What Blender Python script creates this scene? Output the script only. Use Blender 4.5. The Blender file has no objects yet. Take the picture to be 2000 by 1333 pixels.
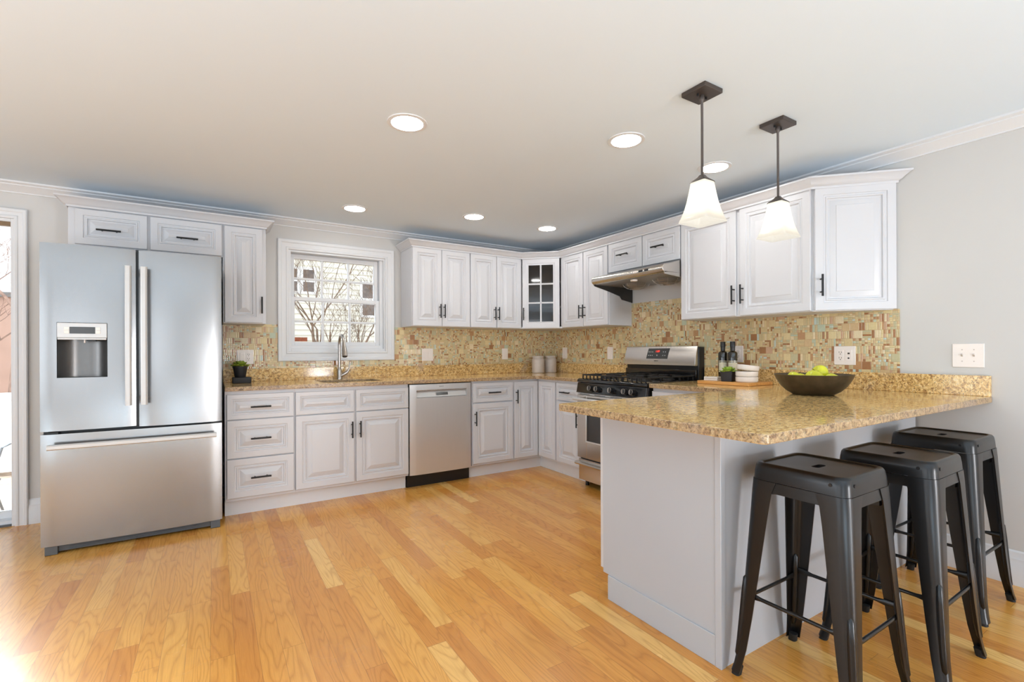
import bpy, bmesh, math, random
from mathutils import Vector, Matrix
random.seed(7)
SC = bpy.context.scene
COL = SC.collection
PI = math.pi

# ------------------------------------------------------------------ camera
th, ro = 0.5569, -0.0041
Fw = Vector((math.sin(th), math.cos(th), 0.0003)).normalized()
Rt = Vector((math.cos(th), -math.sin(th), 0))
Up = Rt.cross(Fw)
R2 = Rt * math.cos(ro) + Up * math.sin(ro)
U2 = -Rt * math.sin(ro) + Up * math.cos(ro)
cam = bpy.data.cameras.new('camera')
camo = bpy.data.objects.new('camera', cam)
COL.objects.link(camo)
m = Matrix((R2, U2, -Fw)).transposed().to_4x4()
m.translation = Vector((-3.3242, -4.4545, 1.1505))
camo.matrix_world = m
cam.sensor_width = 36
cam.lens = 931.999 / 2000 * 36
cam.shift_x = 2.23 / 2000
cam.shift_y = 20.2 / 2000
cam.clip_start = 0.05
SC.camera = camo

# ------------------------------------------------------------------ world, light, exposure
vs = SC.view_settings
vs.view_transform = 'Standard'
vs.look = 'None'
vs.gamma = 1
vs.exposure = 1.08
try:
    vs.use_curve_mapping = False
except Exception:
    pass
SC.cycles.use_denoising = True
SC.cycles.max_bounces = 10
SC.cycles.diffuse_bounces = 6
SC.cycles.transparent_max_bounces = 12
SC.cycles.sample_clamp_indirect = 6
SC.cycles.caustics_reflective = False
SC.cycles.caustics_refractive = False
w = bpy.data.worlds.new('overcast_sky')
SC.world = w
w.use_nodes = True
w.node_tree.nodes['Background'].inputs[0].default_value = (0.90, 0.95, 1.0, 1)
w.node_tree.nodes['Background'].inputs[1].default_value = 0.95

def area(name, loc, rot, sx, sy, power, color):
    l = bpy.data.lights.new(name, 'AREA')
    l.shape = 'RECTANGLE'
    l.size, l.size_y, l.energy, l.color = sx, sy, power, color
    o = bpy.data.objects.new(name, l)
    o.location = loc
    o.rotation_euler = rot
    COL.objects.link(o)
    return o
# added fill lamps outside the unseen windows and above the patio door
COOL = (0.78, 0.89, 1.0)
area('fill_rear_west', (-5.85, -8.75, 1.35), (PI / 2, 0, 0), 1.7, 1.7, 9, COOL)
area('fill_rear_east', (-0.75, -8.75, 0.72), (PI / 2, 0, 0), 1.1, 1.2, 62, (0.94, 0.96, 1.0))
area('fill_left_south', (-7.45, -5.6, 1.35), (PI / 2, 0, -PI / 2), 2.4, 1.7, 10, COOL)
area('fill_left_north', (-7.45, -2.6, 1.35), (PI / 2, 0, -PI / 2), 2.4, 1.7, 22, COOL)
area('patio_sky_fill', (-5.5, 1.35, 3.0), (math.radians(-50), 0, 0), 2.4, 1.8, 600, COOL)  # added panel standing in for open sky, brightens the floor by the door
# added up-facing fill lamps that whiten the ceiling, in place of bounced flash
FL = (0.60, 0.82, 1.0)
area('uplight_fill_left', (-5.9, -4.2, 0.15), (PI, 0, 0), 1.6, 1.6, 30, FL)
area('uplight_fill_rear', (-3.8, -6.3, 0.15), (PI, 0, 0), 1.8, 1.8, 60, FL)
area('uplight_fill_right', (-1.6, -6.2, 0.15), (PI, 0, 0), 1.6, 1.6, 18, FL)

# ------------------------------------------------------------------ helpers
def empty(name, label=None, cat=None, loc=(0, 0, 0), rz=0, group=None, kind=None):
    o = bpy.data.objects.new(name, None)
    o.empty_display_size = 0.1
    COL.objects.link(o)
    o.location = loc
    o.rotation_euler = (0, 0, rz)
    return tag(o, label, cat, group, kind)

def tag(o, label=None, cat=None, group=None, kind=None):
    if label: o['label'] = label
    if cat: o['category'] = cat
    if group: o['group'] = group
    if kind: o['kind'] = kind
    return o

class MB:
    def __init__(s, off=(0, 0, 0)):
        s.v, s.f, s.off = [], [], Vector(off)
    def add(s, vs_, fs):
        n = len(s.v)
        s.v += [Vector(v) for v in vs_]
        s.f += [[n + i for i in f] for f in fs]
        return s
    def box(s, x0, y0, z0, x1, y1, z1):
        v = [(x, y, z) for z in (z0, z1) for y in (y0, y1) for x in (x0, x1)]
        return s.add(v, [(0, 2, 3, 1), (4, 5, 7, 6), (0, 1, 5, 4), (2, 6, 7, 3), (0, 4, 6, 2), (1, 3, 7, 5)])
    def loft(s, rings, closed=True, cap=True):
        n = len(rings[0])
        v = [p for r in rings for p in r]
        f = []
        for i in range(len(rings) - 1):
            for j in range(n if closed else n - 1):
                k = (j + 1) % n
                f.append((i * n + j, i * n + k, (i + 1) * n + k, (i + 1) * n + j))
        if cap:
            f.append(list(range(n))[::-1])
            f.append([(len(rings) - 1) * n + j for j in range(n)])
        return s.add(v, f)
    def prism(s, poly, z0, z1):
        return s.loft([[(x, y, z0) for x, y in poly], [(x, y, z1) for x, y in poly]])
    def extr(s, poly, axis, a, b):
        """poly in the two other axes (in xyz order), extruded along axis"""
        def P(p, t):
            if axis == 'x': return (t, p[0], p[1])
            if axis == 'y': return (p[0], t, p[1])
            return (p[0], p[1], t)
        return s.loft([[P(p, a) for p in poly], [P(p, b) for p in poly]])
    def tube(s, path, r, n=10, cap=True):
        path = [Vector(p) for p in path]
        rs = r if isinstance(r, (list, tuple)) else [r] * len(path)
        rings = []
        up = None
        for i, p in enumerate(path):
            a = path[max(i - 1, 0)]; b = path[min(i + 1, len(path) - 1)]
            t = (b - a).normalized()
            if up is None:
                up = t.orthogonal().normalized()
            up = (up - t * up.dot(t))
            up = up.normalized() if up.length > 1e-6 else t.orthogonal().normalized()
            q = t.cross(up)
            rings.append([p + (up * math.cos(2 * PI * k / n) + q * math.sin(2 * PI * k / n)) * rs[i] for k in range(n)])
        return s.loft(rings, cap=cap)
    def lathe(s, prof, c=(0, 0, 0), n=32, cap=True):
        rings = [[(c[0] + r * math.cos(2 * PI * k / n), c[1] + r * math.sin(2 * PI * k / n), c[2] + z) for k in range(n)] for r, z in prof]
        return s.loft(rings, cap=cap)
    def cyl(s, p, q, r, n=16):
        return s.tube([p, q], r, n)
    def build(s, name, mat, parent=None, bevel=0, smooth=30, seg=2):
        me = bpy.data.meshes.new(name)
        me.from_pydata([tuple(v - s.off) for v in s.v], [], s.f)
        bm = bmesh.new(); bm.from_mesh(me)
        bmesh.ops.recalc_face_normals(bm, faces=bm.faces[:])
        bm.to_mesh(me); bm.free()
        if smooth:
            for p in me.polygons: p.use_smooth = True
            try: me.set_sharp_from_angle(angle=math.radians(smooth))
            except Exception: pass
        me.materials.append(mat)
        o = bpy.data.objects.new(name, me)
        COL.objects.link(o)
        if parent: o.parent = parent
        if bevel:
            md = o.modifiers.new('bevel', 'BEVEL')
            md.width = bevel; md.segments = seg; md.limit_method = 'ANGLE'; md.angle_limit = math.radians(40)
        return o

def rrect(x0, y0, x1, y1, r, n=5):
    pts = []
    for cx, cy, a in ((x1 - r, y1 - r, 0), (x0 + r, y1 - r, PI / 2), (x0 + r, y0 + r, PI), (x1 - r, y0 + r, 1.5 * PI)):
        for k in range(n + 1):
            t = a + PI / 2 * k / n
            pts.append((cx + r * math.cos(t), cy + r * math.sin(t)))
    return pts

def round_poly(pts, rads, n=6):
    out = []
    N = len(pts)
    for i, p in enumerate(pts):
        r = rads[i] if isinstance(rads, (list, tuple)) else rads
        p = Vector(p); a = Vector(pts[i - 1]); b = Vector(pts[(i + 1) % N])
        if r <= 0:
            out.append(tuple(p)); continue
        u = (a - p).normalized(); v = (b - p).normalized()
        half = math.acos(max(-1, min(1, u.dot(v)))) / 2
        d = r / math.tan(half)
        c = p + (u + v).normalized() * (r / math.sin(half))
        s0 = p + u * d - c; e0 = p + v * d - c
        a0 = math.atan2(s0.y, s0.x); a1 = math.atan2(e0.y, e0.x)
        da = (a1 - a0 + PI) % (2 * PI) - PI
        for k in range(n + 1):
            t = a0 + da * k / n
            out.append((c.x + r * math.cos(t), c.y + r * math.sin(t)))
    return out

def sweep(mb, path, prof, end=None):
    """path: list of xy; prof: (out, z) points; 'out' offsets to the RIGHT of travel"""
    path = [Vector(p) for p in path]
    rings = []
    for i, p in enumerate(path):
        ns = []
        if i > 0:
            t = (p - path[i - 1]).normalized(); ns.append(Vector((t.y, -t.x)))
        if i < len(path) - 1:
            t = (path[i + 1] - p).normalized(); ns.append(Vector((t.y, -t.x)))
        nrm = sum(ns, Vector((0, 0)))
        nrm.normalize()
        k = 1 / max(0.2, nrm.dot(ns[0]))
        rings.append([(p.x + nrm.x * o * k, p.y + nrm.y * o * k, z) for o, z in prof])
    if end:
        p = path[-1]
        rings[-1] = [(p.x + end[0] * o, p.y + end[1] * o, z) for o, z in prof]
    return mb.loft(rings)

def text_mesh(name, body, size, mat, parent, mat4, depth=0.0005):
    c = bpy.data.curves.new(name, 'FONT')
    c.body = body; c.size = size; c.extrude = depth; c.align_x = 'CENTER'; c.align_y = 'CENTER'
    t = bpy.data.objects.new(name + '_tmp', c)
    COL.objects.link(t)
    dg = bpy.context.evaluated_depsgraph_get()
    me = bpy.data.meshes.new_from_object(t.evaluated_get(dg))
    bpy.data.objects.remove(t); bpy.data.curves.remove(c)
    me.name = name
    me.materials.clear(); me.materials.append(mat)
    me.transform(mat4)
    o = bpy.data.objects.new(name, me); COL.objects.link(o)
    o.parent = parent
    return o

def copy_tree(o, parent=None):
    c = o.copy(); COL.objects.link(c)
    if parent: c.parent = parent
    for ch in list(o.children): copy_tree(ch, c)
    return c

# ------------------------------------------------------------------ materials
class NT:
    def __init__(s, name):
        s.m = bpy.data.materials.new(name); s.m.use_nodes = True
        s.t = s.m.node_tree; s.n = s.t.nodes; s.l = s.t.links
        s.b = s.n['Principled BSDF']
    def N(s, typ, **kw):
        n = s.n.new(typ)
        for k, v in kw.items():
            setattr(n, k, v)
        return n
    def link(s, a, b): s.l.new(a, b)
    def val(s, x, sock):
        if hasattr(x, 'is_linked') or hasattr(x, 'links'): s.link(x, sock)
        else: sock.default_value = x
    def math(s, op, a, b=None, c=None):
        n = s.N('ShaderNodeMath', operation=op)
        s.val(a, n.inputs[0])
        if b is not None: s.val(b, n.inputs[1])
        if c is not None: s.val(c, n.inputs[2])
        return n.outputs[0]
    def pos(s):
        g = s.N('ShaderNodeNewGeometry')
        x = s.N('ShaderNodeSeparateXYZ'); s.link(g.outputs['Position'], x.inputs[0])
        return g.outputs['Position'], x.outputs[0], x.outputs[1], x.outputs[2]
    def xyz(s, a, b, c=0.0):
        n = s.N('ShaderNodeCombineXYZ')
        s.val(a, n.inputs[0]); s.val(b, n.inputs[1]); s.val(c, n.inputs[2])
        return n.outputs[0]
    def noise(s, vec, scale, detail=3, rough=0.5, dist=0.0):
        n = s.N('ShaderNodeTexNoise'); s.link(vec, n.inputs['Vector'])
        n.inputs['Scale'].default_value = scale; n.inputs['Detail'].default_value = detail
        n.inputs['Roughness'].default_value = rough; n.inputs['Distortion'].default_value = dist
        return n.outputs['Fac']
    def white(s, vec):
        n = s.N('ShaderNodeTexWhiteNoise', noise_dimensions='3D'); s.link(vec, n.inputs['Vector'])
        return n.outputs['Value']
    def ramp(s, fac, stops, interp='LINEAR'):
        n = s.N('ShaderNodeValToRGB'); s.link(fac, n.inputs[0])
        cr = n.color_ramp; cr.interpolation = interp
        while len(cr.elements) < len(stops): cr.elements.new(0.5)
        for e, (p, c) in zip(cr.elements, stops):
            e.position = p; e.color = (c[0], c[1], c[2], 1)
        return n.outputs[0]
    def mix(s, fac, a, b, blend='MIX'):
        n = s.N('ShaderNodeMix', data_type='RGBA', blend_type=blend)
        s.val(fac, n.inputs[0])
        for v, i in ((a, 6), (b, 7)):
            if isinstance(v, tuple): n.inputs[i].default_value = (v[0], v[1], v[2], 1)
            else: s.link(v, n.inputs[i])
        return n.outputs[2]
    def bump(s, h, strength=0.2, dist=0.001):
        n = s.N('ShaderNodeBump'); s.link(h, n.inputs['Height'])
        n.inputs['Strength'].default_value = strength; n.inputs['Distance'].default_value = dist
        s.link(n.outputs[0], s.b.inputs['Normal'])
    def col(s, c): s.val(c if not isinstance(c, tuple) else (*c, 1), s.b.inputs['Base Color'])

def srgb(r, g, b):
    return tuple(((c / 255) / 12.92 if c / 255 <= 0.04045 else ((c / 255 + 0.055) / 1.055) ** 2.4) for c in (r, g, b))

def plain(name, col, rough=0.5, metal=0.0, var=0.04, scale=30, **kw):
    t = NT(name)
    p = t.N('ShaderNodeTexCoord').outputs['Object']
    f = t.noise(p, scale, 2)
    a = tuple(c * (1 - var) for c in col); b = tuple(min(1, c * (1 + var)) for c in col)
    t.col(t.ramp(f, [(0.3, a), (0.7, b)]))
    t.b.inputs['Roughness'].default_value = rough
    t.b.inputs['Metallic'].default_value = metal
    for k, v in kw.items():
        t.b.inputs[k.replace('_', ' ')].default_value = v
    return t.m

M = {}
M['wall'] = plain('wall_paint', srgb(204, 203, 201), 0.75, var=0.006, scale=3)
M['ceiling'] = plain('ceiling_paint', srgb(218, 230, 240), 0.85, var=0.004, scale=2)
M['trim'] = plain('trim_white', srgb(220, 222, 225), 0.4, var=0.004)
M['cab'] = plain('cabinet_white', srgb(205, 206, 210), 0.38, var=0.006, scale=5)
M['cabgrey'] = plain('painted_panel', srgb(182, 187, 194), 0.45, var=0.006, scale=4)
M['black'] = plain('black_metal', srgb(30, 29, 30), 0.4, 0.3)
M['blackpl'] = plain('black_plastic', srgb(22, 22, 24), 0.35)
M['dark'] = plain('dark_enamel', srgb(16, 17, 20), 0.12, 0.0, Coat_Weight=0.6, Coat_Roughness=0.05)
M['iron'] = plain('cast_iron', srgb(38, 36, 35), 0.45, 0.2, var=0.15, scale=120)
M['grey'] = plain('grey_plastic', srgb(84, 88, 92), 0.45)
M['stool'] = plain('gunmetal_stool', srgb(14, 14, 16), 0.34, 0.3, var=0.08, scale=60, Coat_Weight=0.28, Coat_Roughness=0.2)
M['rubber'] = plain('rubber', srgb(24, 24, 24), 0.7)
M['bronze'] = plain('bronze_fixture', srgb(84, 76, 72), 0.4, 0.6)
M['nickel'] = plain('brushed_nickel', srgb(190, 184, 178), 0.28, 1.0, var=0.03, scale=80)
M['niche'] = plain('dispenser_niche_steel', srgb(112, 110, 108), 0.34, 1.0, var=0.02)
M['satin'] = plain('satin_aluminium', srgb(204, 204, 203), 0.38, 0.35, var=0.01)
M['plate'] = plain('outlet_plastic', srgb(240, 232, 226), 0.35, var=0.005)
M['slot'] = plain('outlet_slot', srgb(60, 54, 50), 0.6)
M['ceramic'] = plain('white_ceramic', srgb(232, 226, 220), 0.25, var=0.01)
M['ceramic2'] = plain('greige_ceramic', srgb(196, 186, 178), 0.4, var=0.03)
M['blackceramic'] = plain('black_pot', srgb(36, 34, 36), 0.55)
M['soil'] = plain('soil', srgb(58, 44, 34), 0.9, var=0.3, scale=150)
M['leaf'] = plain('succulent_leaf', srgb(126, 142, 44), 0.45, var=0.35, scale=40)
M['leaf2'] = plain('bright_succulent_leaf', srgb(140, 168, 60), 0.45, var=0.3, scale=40)
M['apple'] = plain('green_apple', srgb(205, 206, 48), 0.3, var=0.12, scale=18)
M['stem'] = plain('fruit_stem', srgb(74, 56, 34), 0.7)
M['bowl'] = plain('bronzed_bowl', srgb(88, 78, 64), 0.38, 0.75, var=0.22, scale=22)
M['cork'] = plain('label_paper', srgb(206, 200, 176), 0.6, var=0.1, scale=200)
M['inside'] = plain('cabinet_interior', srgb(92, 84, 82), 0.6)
M['bark'] = plain('tree_bark', srgb(116, 92, 72), 0.9, var=0.3, scale=12)
M['twig'] = plain('twig_bark', srgb(168, 136, 120), 0.9, var=0.3, scale=12)
M['mulch'] = plain('mulch_ground', srgb(168, 148, 130), 0.95, var=0.35, scale=9)
M['fence'] = plain('white_vinyl', srgb(240, 240, 238), 0.5, var=0.01)
M['pink'] = plain('salmon_wall', srgb(228, 190, 172), 0.8, var=0.04, scale=3)
M['roofing'] = plain('roof_shingle', srgb(150, 148, 146), 0.9, var=0.15)
M['hwin'] = plain('house_window_glass', srgb(112, 98, 90), 0.3, var=0.3, scale=14)
M['hood_under'] = plain('hood_underside', srgb(150, 146, 142), 0.4, 0.6)
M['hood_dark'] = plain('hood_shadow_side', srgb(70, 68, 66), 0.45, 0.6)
M['screen'] = plain('display_glass', srgb(58, 58, 56), 0.15)
M['mark'] = plain('printed_mark', srgb(80, 76, 74), 0.5)
M['lightmark'] = plain('printed_white_mark', srgb(200, 200, 198), 0.5)
M['brown'] = plain('brown_head_strip', srgb(128, 104, 76), 0.6)

def steel(name, col, rough, along='z', metal=1.0):
    t = NT(name)
    tc = t.N('ShaderNodeTexCoord').outputs['Object']
    mp = t.N('ShaderNodeMapping'); t.link(tc, mp.inputs[0])
    mp.inputs['Scale'].default_value = (1, 1, 0.012) if along == 'z' else (0.012, 0.012, 1)
    f = t.noise(mp.outputs[0], 420, 3)
    t.col(t.ramp(f, [(0.3, tuple(c * 0.985 for c in col)), (0.7, tuple(min(1, c * 1.015) for c in col))]))
    t.b.inputs['Metallic'].default_value = metal
    r = t.N('ShaderNodeMapRange'); t.link(f, r.inputs[0])
    r.inputs[3].default_value = rough - 0.01; r.inputs[4].default_value = rough + 0.015
    t.link(r.outputs[0], t.b.inputs['Roughness'])
    t.b.inputs['Anisotropic'].default_value = 0.5
    return t.m
M['steel'] = steel('stainless_vertical', srgb(156, 156, 156), 0.25, 'z', 0.85)
M['steel2'] = steel('stainless_bright', srgb(216, 216, 216), 0.34, 'z', 0.72)
M['steelh'] = steel('stainless_horizontal', srgb(208, 202, 195), 0.25, 'x')

def emis(name, col, s):
    t = NT(name)
    t.b.inputs['Base Color'].default_value = (*col, 1)
    t.b.inputs['Emission Color'].default_value = (*col, 1)
    t.b.inputs['Emission Strength'].default_value = s
    return t.m
M['lamp'] = emis('downlight_diffuser', (1.0, 0.99, 0.96), 25)
M['bulb'] = emis('lamp_bulb', (1.0, 0.93, 0.80), 7)
M['red'] = emis('red_led', (1.0, 0.05, 0.03), 0.6)

def shade():
    t = NT('frosted_glass_shade')
    tr = t.N('ShaderNodeBsdfTranslucent'); tr.inputs[0].default_value = (0.52, 0.51, 0.47, 1)
    tp = t.N('ShaderNodeBsdfTransparent'); tp.inputs[0].default_value = (1, 0.99, 0.96, 1)
    gl = t.N('ShaderNodeBsdfGlossy'); gl.inputs['Roughness'].default_value = 0.15
    p = t.N('ShaderNodeTexCoord').outputs['Object']
    f = t.noise(p, 60, 2)
    m1 = t.N('ShaderNodeMixShader'); t.link(t.math('MULTIPLY_ADD', f, 0.06, 0.07), m1.inputs[0])
    t.link(tr.outputs[0], m1.inputs[1]); t.link(tp.outputs[0], m1.inputs[2])
    m2 = t.N('ShaderNodeMixShader'); m2.inputs[0].default_value = 0.06
    t.link(m1.outputs[0], m2.inputs[1]); t.link(gl.outputs[0], m2.inputs[2])
    em = t.N('ShaderNodeEmission'); em.inputs[0].default_value = (1, 0.96, 0.88, 1); em.inputs[1].default_value = 0.20
    ad = t.N('ShaderNodeAddShader'); t.link(m2.outputs[0], ad.inputs[0]); t.link(em.outputs[0], ad.inputs[1])
    t.link(ad.outputs[0], t.n['Material Output'].inputs[0])
    return t.m
M['shade'] = shade()

def pane(name, tint, gloss, rough=0.0):
    t = NT(name)
    tp = t.N('ShaderNodeBsdfTransparent'); tp.inputs[0].default_value = (*tint, 1)
    gl = t.N('ShaderNodeBsdfGlossy'); gl.inputs['Roughness'].default_value = rough
    fr = t.N('ShaderNodeFresnel'); fr.inputs[0].default_value = 1.45
    f = t.math('MULTIPLY_ADD', fr.outputs[0], 1.0, gloss)
    f = t.math('MINIMUM', f, 1.0)
    mx = t.N('ShaderNodeMixShader'); t.link(f, mx.inputs[0])
    t.link(tp.outputs[0], mx.inputs[1]); t.link(gl.outputs[0], mx.inputs[2])
    t.link(mx.outputs[0], t.n['Material Output'].inputs[0])
    return t.m
M['glass'] = pane('window_glass', (0.97, 0.98, 0.98), 0.0)
M['cabglass'] = pane('reeded_cabinet_glass', (0.42, 0.40, 0.40), 0.04, 0.05)
M['bottle'] = plain('dark_bottle_glass', srgb(30, 24, 14), 0.06, 0, Coat_Weight=0.5)

def floor_mat():
    t = NT('oak_plank_floor')
    P, x, y, z = t.pos()
    W, L = 0.0795, 0.95
    xr = t.math('DIVIDE', x, W)
    row = t.math('FLOOR', xr)
    fx = t.math('FRACT', xr)
    r1 = t.white(t.xyz(row, 3.7, 1.1))
    r1b = t.white(t.xyz(row, 9.2, 4.1))
    Lr = t.math('MULTIPLY_ADD', r1b, 0.7, 0.55)
    yy = t.math('ADD', t.math('DIVIDE', y, Lr), t.math('MULTIPLY', r1, 17.0))
    pl = t.math('FLOOR', yy)
    fy = t.math('FRACT', yy)
    rnd = t.white(t.xyz(row, pl, 5.5))
    rnd2 = t.white(t.xyz(row, pl, 11.5))
    base = t.ramp(rnd, [(0.0, srgb(206, 137, 60)), (0.25, srgb(220, 154, 70)), (0.7, srgb(228, 166, 80)), (0.93, srgb(233, 176, 92)), (1.0, srgb(240, 192, 114))])
    # cathedral grain: distorted wave stretched along the plank
    gv = t.xyz(t.math('ADD', t.math('MULTIPLY', x, 1.0), t.math('MULTIPLY', rnd, 37.0)),
               t.math('MULTIPLY', t.math('ADD', y, t.math('MULTIPLY', rnd2, 19.0)), 0.13), rnd2)
    wv = t.noise(gv, 9.0, 2, 0.4, 0.3)
    ring = t.math('FRACT', t.math('MULTIPLY', wv, 17.0))
    ring = t.math('PINGPONG', ring, 0.5)
    rc = t.ramp(ring, [(0.0, (0.74, 0.66, 0.56)), (0.12, (0.90, 0.86, 0.80)), (0.3, (1, 1, 1)), (0.5, (1, 1, 1))])
    fv = t.xyz(t.math('MULTIPLY', x, 6.0), t.math('MULTIPLY', y, 0.22), rnd)
    fine = t.noise(fv, 55, 3, 0.6)
    fc = t.ramp(fine, [(0.3, (0.88, 0.83, 0.76)), (0.62, (1.03, 1.02, 1.0))])
    c = t.mix(0.75, base, rc, 'MULTIPLY')
    c = t.mix(0.8, c, fc, 'MULTIPLY')
    # joints
    ex = t.math('MINIMUM', fx, t.math('SUBTRACT', 1.0, fx))
    gx = t.math('LESS_THAN', ex, 0.009)
    ey = t.math('MULTIPLY', t.math('MINIMUM', fy, t.math('SUBTRACT', 1.0, fy)), Lr)
    gy = t.math('LESS_THAN', ey, 0.0009)
    g = t.math('MAXIMUM', gx, gy)
    c = t.mix(t.math('MULTIPLY', g, 0.55), c, srgb(120, 74, 38))
    t.col(c)
    rr = t.noise(P, 2.5, 3)
    t.link(t.math('MULTIPLY_ADD', rr, 0.12, 0.2), t.b.inputs['Roughness'])
    t.b.inputs['Coat Weight'].default_value = 0.25
    t.b.inputs['Coat Roughness'].default_value = 0.18
    hh = t.math('SUBTRACT', t.math('MULTIPLY', fine, 0.12), g)
    t.bump(hh, 0.25, 0.0008)
    return t.m
M['floor'] = floor_mat()

def granite(name='golden_granite', edge=False):
    t = NT(name)
    P, x, y, z = t.pos()
    mp = t.N('ShaderNodeMapping'); t.link(P, mp.inputs[0])
    mp.inputs['Rotation'].default_value = (0.3, 0.2, 0.6); mp.inputs['Scale'].default_value = (1, 1.5, 1.2)
    V = mp.outputs[0]
    n1 = t.noise(V, 48, 4, 0.62, 0.6)
    base = t.ramp(n1, [(0.28, srgb(130, 96, 62)), (0.40, srgb(196, 154, 98)), (0.52, srgb(232, 196, 128)), (0.66, srgb(246, 222, 170)), (0.8, srgb(210, 182, 146))])
    n2 = t.noise(V, 85, 4, 0.62, 1.4)
    dk = t.ramp(n2, [(0.53, (0, 0, 0)), (0.59, (1, 1, 1))])
    n3 = t.noise(V, 4.5, 2)
    msk = t.math('MULTIPLY', dk, t.ramp(n3, [(0.30, (0.55, 0.55, 0.55)), (0.6, (1, 1, 1))]))
    c = t.mix(t.math('MULTIPLY', msk, 0.8), base, srgb(104, 74, 54))
    vo = t.N('ShaderNodeTexVoronoi'); t.link(V, vo.inputs['Vector']); vo.inputs['Scale'].default_value = 55
    sp = t.math('LESS_THAN', vo.outputs['Distance'], 0.17)
    n5 = t.noise(V, 14, 2)
    sp = t.math('MULTIPLY', sp, t.math('GREATER_THAN', n5, 0.52))
    c = t.mix(sp, c, srgb(58, 40, 34))
    # grey-lilac clouds in the stone
    gv = t.noise(P, 2.3, 3, 0.5, 0.8)
    gm = t.ramp(gv, [(0.57, (0, 0, 0)), (0.68, (0.6, 0.6, 0.6))])
    c = t.mix(gm, c, srgb(176, 164, 160))
    if edge:
        ne = t.noise(P, 70, 4, 0.6, 1.0)
        c = t.mix(0.7, c, t.ramp(ne, [(0.38, srgb(52, 42, 42)), (0.47, srgb(126, 104, 88)), (0.58, srgb(176, 150, 118)), (0.7, srgb(122, 110, 110))]))
    t.col(c)
    t.b.inputs['Roughness'].default_value = 0.28 if edge else 0.09
    t.b.inputs['Specular IOR Level'].default_value = 0.42
    return t.m
M['granite'] = granite()
M['granite_edge'] = granite('granite_edge_face', True)

def mosaic():
    t = NT('glass_mosaic_tile')
    P, x, y, z = t.pos()
    u = t.math('ADD', x, y)
    S = 0.047
    v = t.math('DIVIDE', z, S)
    row = t.math('FLOOR', v)
    sh = t.white(t.xyz(row, 2.2, 7.7))
    uu = t.math('ADD', t.math('DIVIDE', u, S), t.math('MULTIPLY', sh, 5.0))
    cell = t.math('FLOOR', uu)
    r = t.white(t.xyz(cell, row, 1.5))
    # subdivisions picked per cell
    def pick(vals):
        n = len(vals)
        out = None
        stops = [(i / n, (vals[i] / 10,) * 3) for i in range(n)]
        return t.math('ROUND', t.math('MULTIPLY', t.ramp(r, stops, 'CONSTANT'), 10.0))
    #      big  2x2  1x4  4x1  3x3  2x4  4x2  1x1 3x1
    nx = pick([1, 3, 1, 4, 3, 2, 4, 1, 3, 3, 4])
    ny = pick([1, 3, 4, 1, 4, 4, 2, 1, 1, 4, 3])
    lu = t.math('MULTIPLY', t.math('FRACT', uu), nx)
    lv = t.math('MULTIPLY', t.math('FRACT', v), ny)
    iu, iv = t.math('FLOOR', lu), t.math('FLOOR', lv)
    fu, fv = t.math('FRACT', lu), t.math('FRACT', lv)
    idv = t.xyz(t.math('ADD', t.math('MULTIPLY', cell, 7.0), iu), t.math('ADD', t.math('MULTIPLY', row, 7.0), iv), 0.37)
    rc = t.white(idv)
    cols = [(0.0, srgb(214, 194, 148)), (0.16, srgb(204, 188, 146)), (0.30, srgb(222, 204, 156)), (0.42, srgb(196, 190, 154)),
            (0.54, srgb(210, 182, 140)), (0.64, srgb(228, 212, 176)), (0.74, srgb(166, 120, 82)), (0.83, srgb(188, 146, 104)), (0.88, srgb(190, 200, 176)), (0.94, srgb(204, 168, 138)), (0.98, srgb(196, 212, 204))]
    c = t.ramp(rc, cols, 'CONSTANT')
    rn = t.noise(P, 90, 2)
    c = t.mix(0.35, c, t.ramp(rn, [(0.3, (0.8, 0.78, 0.74)), (0.7, (1.05, 1.05, 1.05))]), 'MULTIPLY')
    du = t.math('DIVIDE', t.math('MINIMUM', fu, t.math('SUBTRACT', 1.0, fu)), nx)
    dv = t.math('DIVIDE', t.math('MINIMUM', fv, t.math('SUBTRACT', 1.0, fv)), ny)
    d = t.math('MINIMUM', du, dv)
    g = t.math('LESS_THAN', d, 0.014)
    c = t.mix(g, c, srgb(176, 146, 106))
    t.col(c)
    t.link(t.math('MULTIPLY_ADD', g, 0.5, 0.14), t.b.inputs['Roughness'])
    h = t.math('MINIMUM', t.math('MULTIPLY', d, 14.0), 1.0)
    t.bump(h, 0.35, 0.0012)
    return t.m
M['mosaic'] = mosaic()

def wood(name, c1, c2, axis='y'):
    t = NT(name)
    tc = t.N('ShaderNodeTexCoord').outputs['Object']
    mp = t.N('ShaderNodeMapping'); t.link(tc, mp.inputs[0])
    mp.inputs['Scale'].default_value = (1, 0.1, 1) if axis == 'y' else (0.1, 1, 1)
    f = t.noise(mp.outputs[0], 70, 3, 0.6, 0.4)
    t.col(t.ramp(f, [(0.3, c1), (0.7, c2)]))
    t.b.inputs['Roughness'].default_value = 0.4
    return t.m
M['board'] = wood('bamboo_board', srgb(200, 138, 70), srgb(224, 170, 102))

M['siding'] = plain('cream_siding', srgb(236, 232, 218), 0.8, var=0.02)

# ------------------------------------------------------------------ room shell
CZ = 2.285          # ceiling height
XL, YR = -7.2, -8.5  # left and rear walls
MB().box(XL - 0.15, YR - 0.15, -0.12, 0.15, 0.15, 0).build('floor', M['floor'])['kind'] = 'structure'
MB().box(XL - 0.15, YR - 0.15, CZ, 0.15, 0.15, CZ + 0.12).build('ceiling', M['ceiling'])['kind'] = 'structure'

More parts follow.
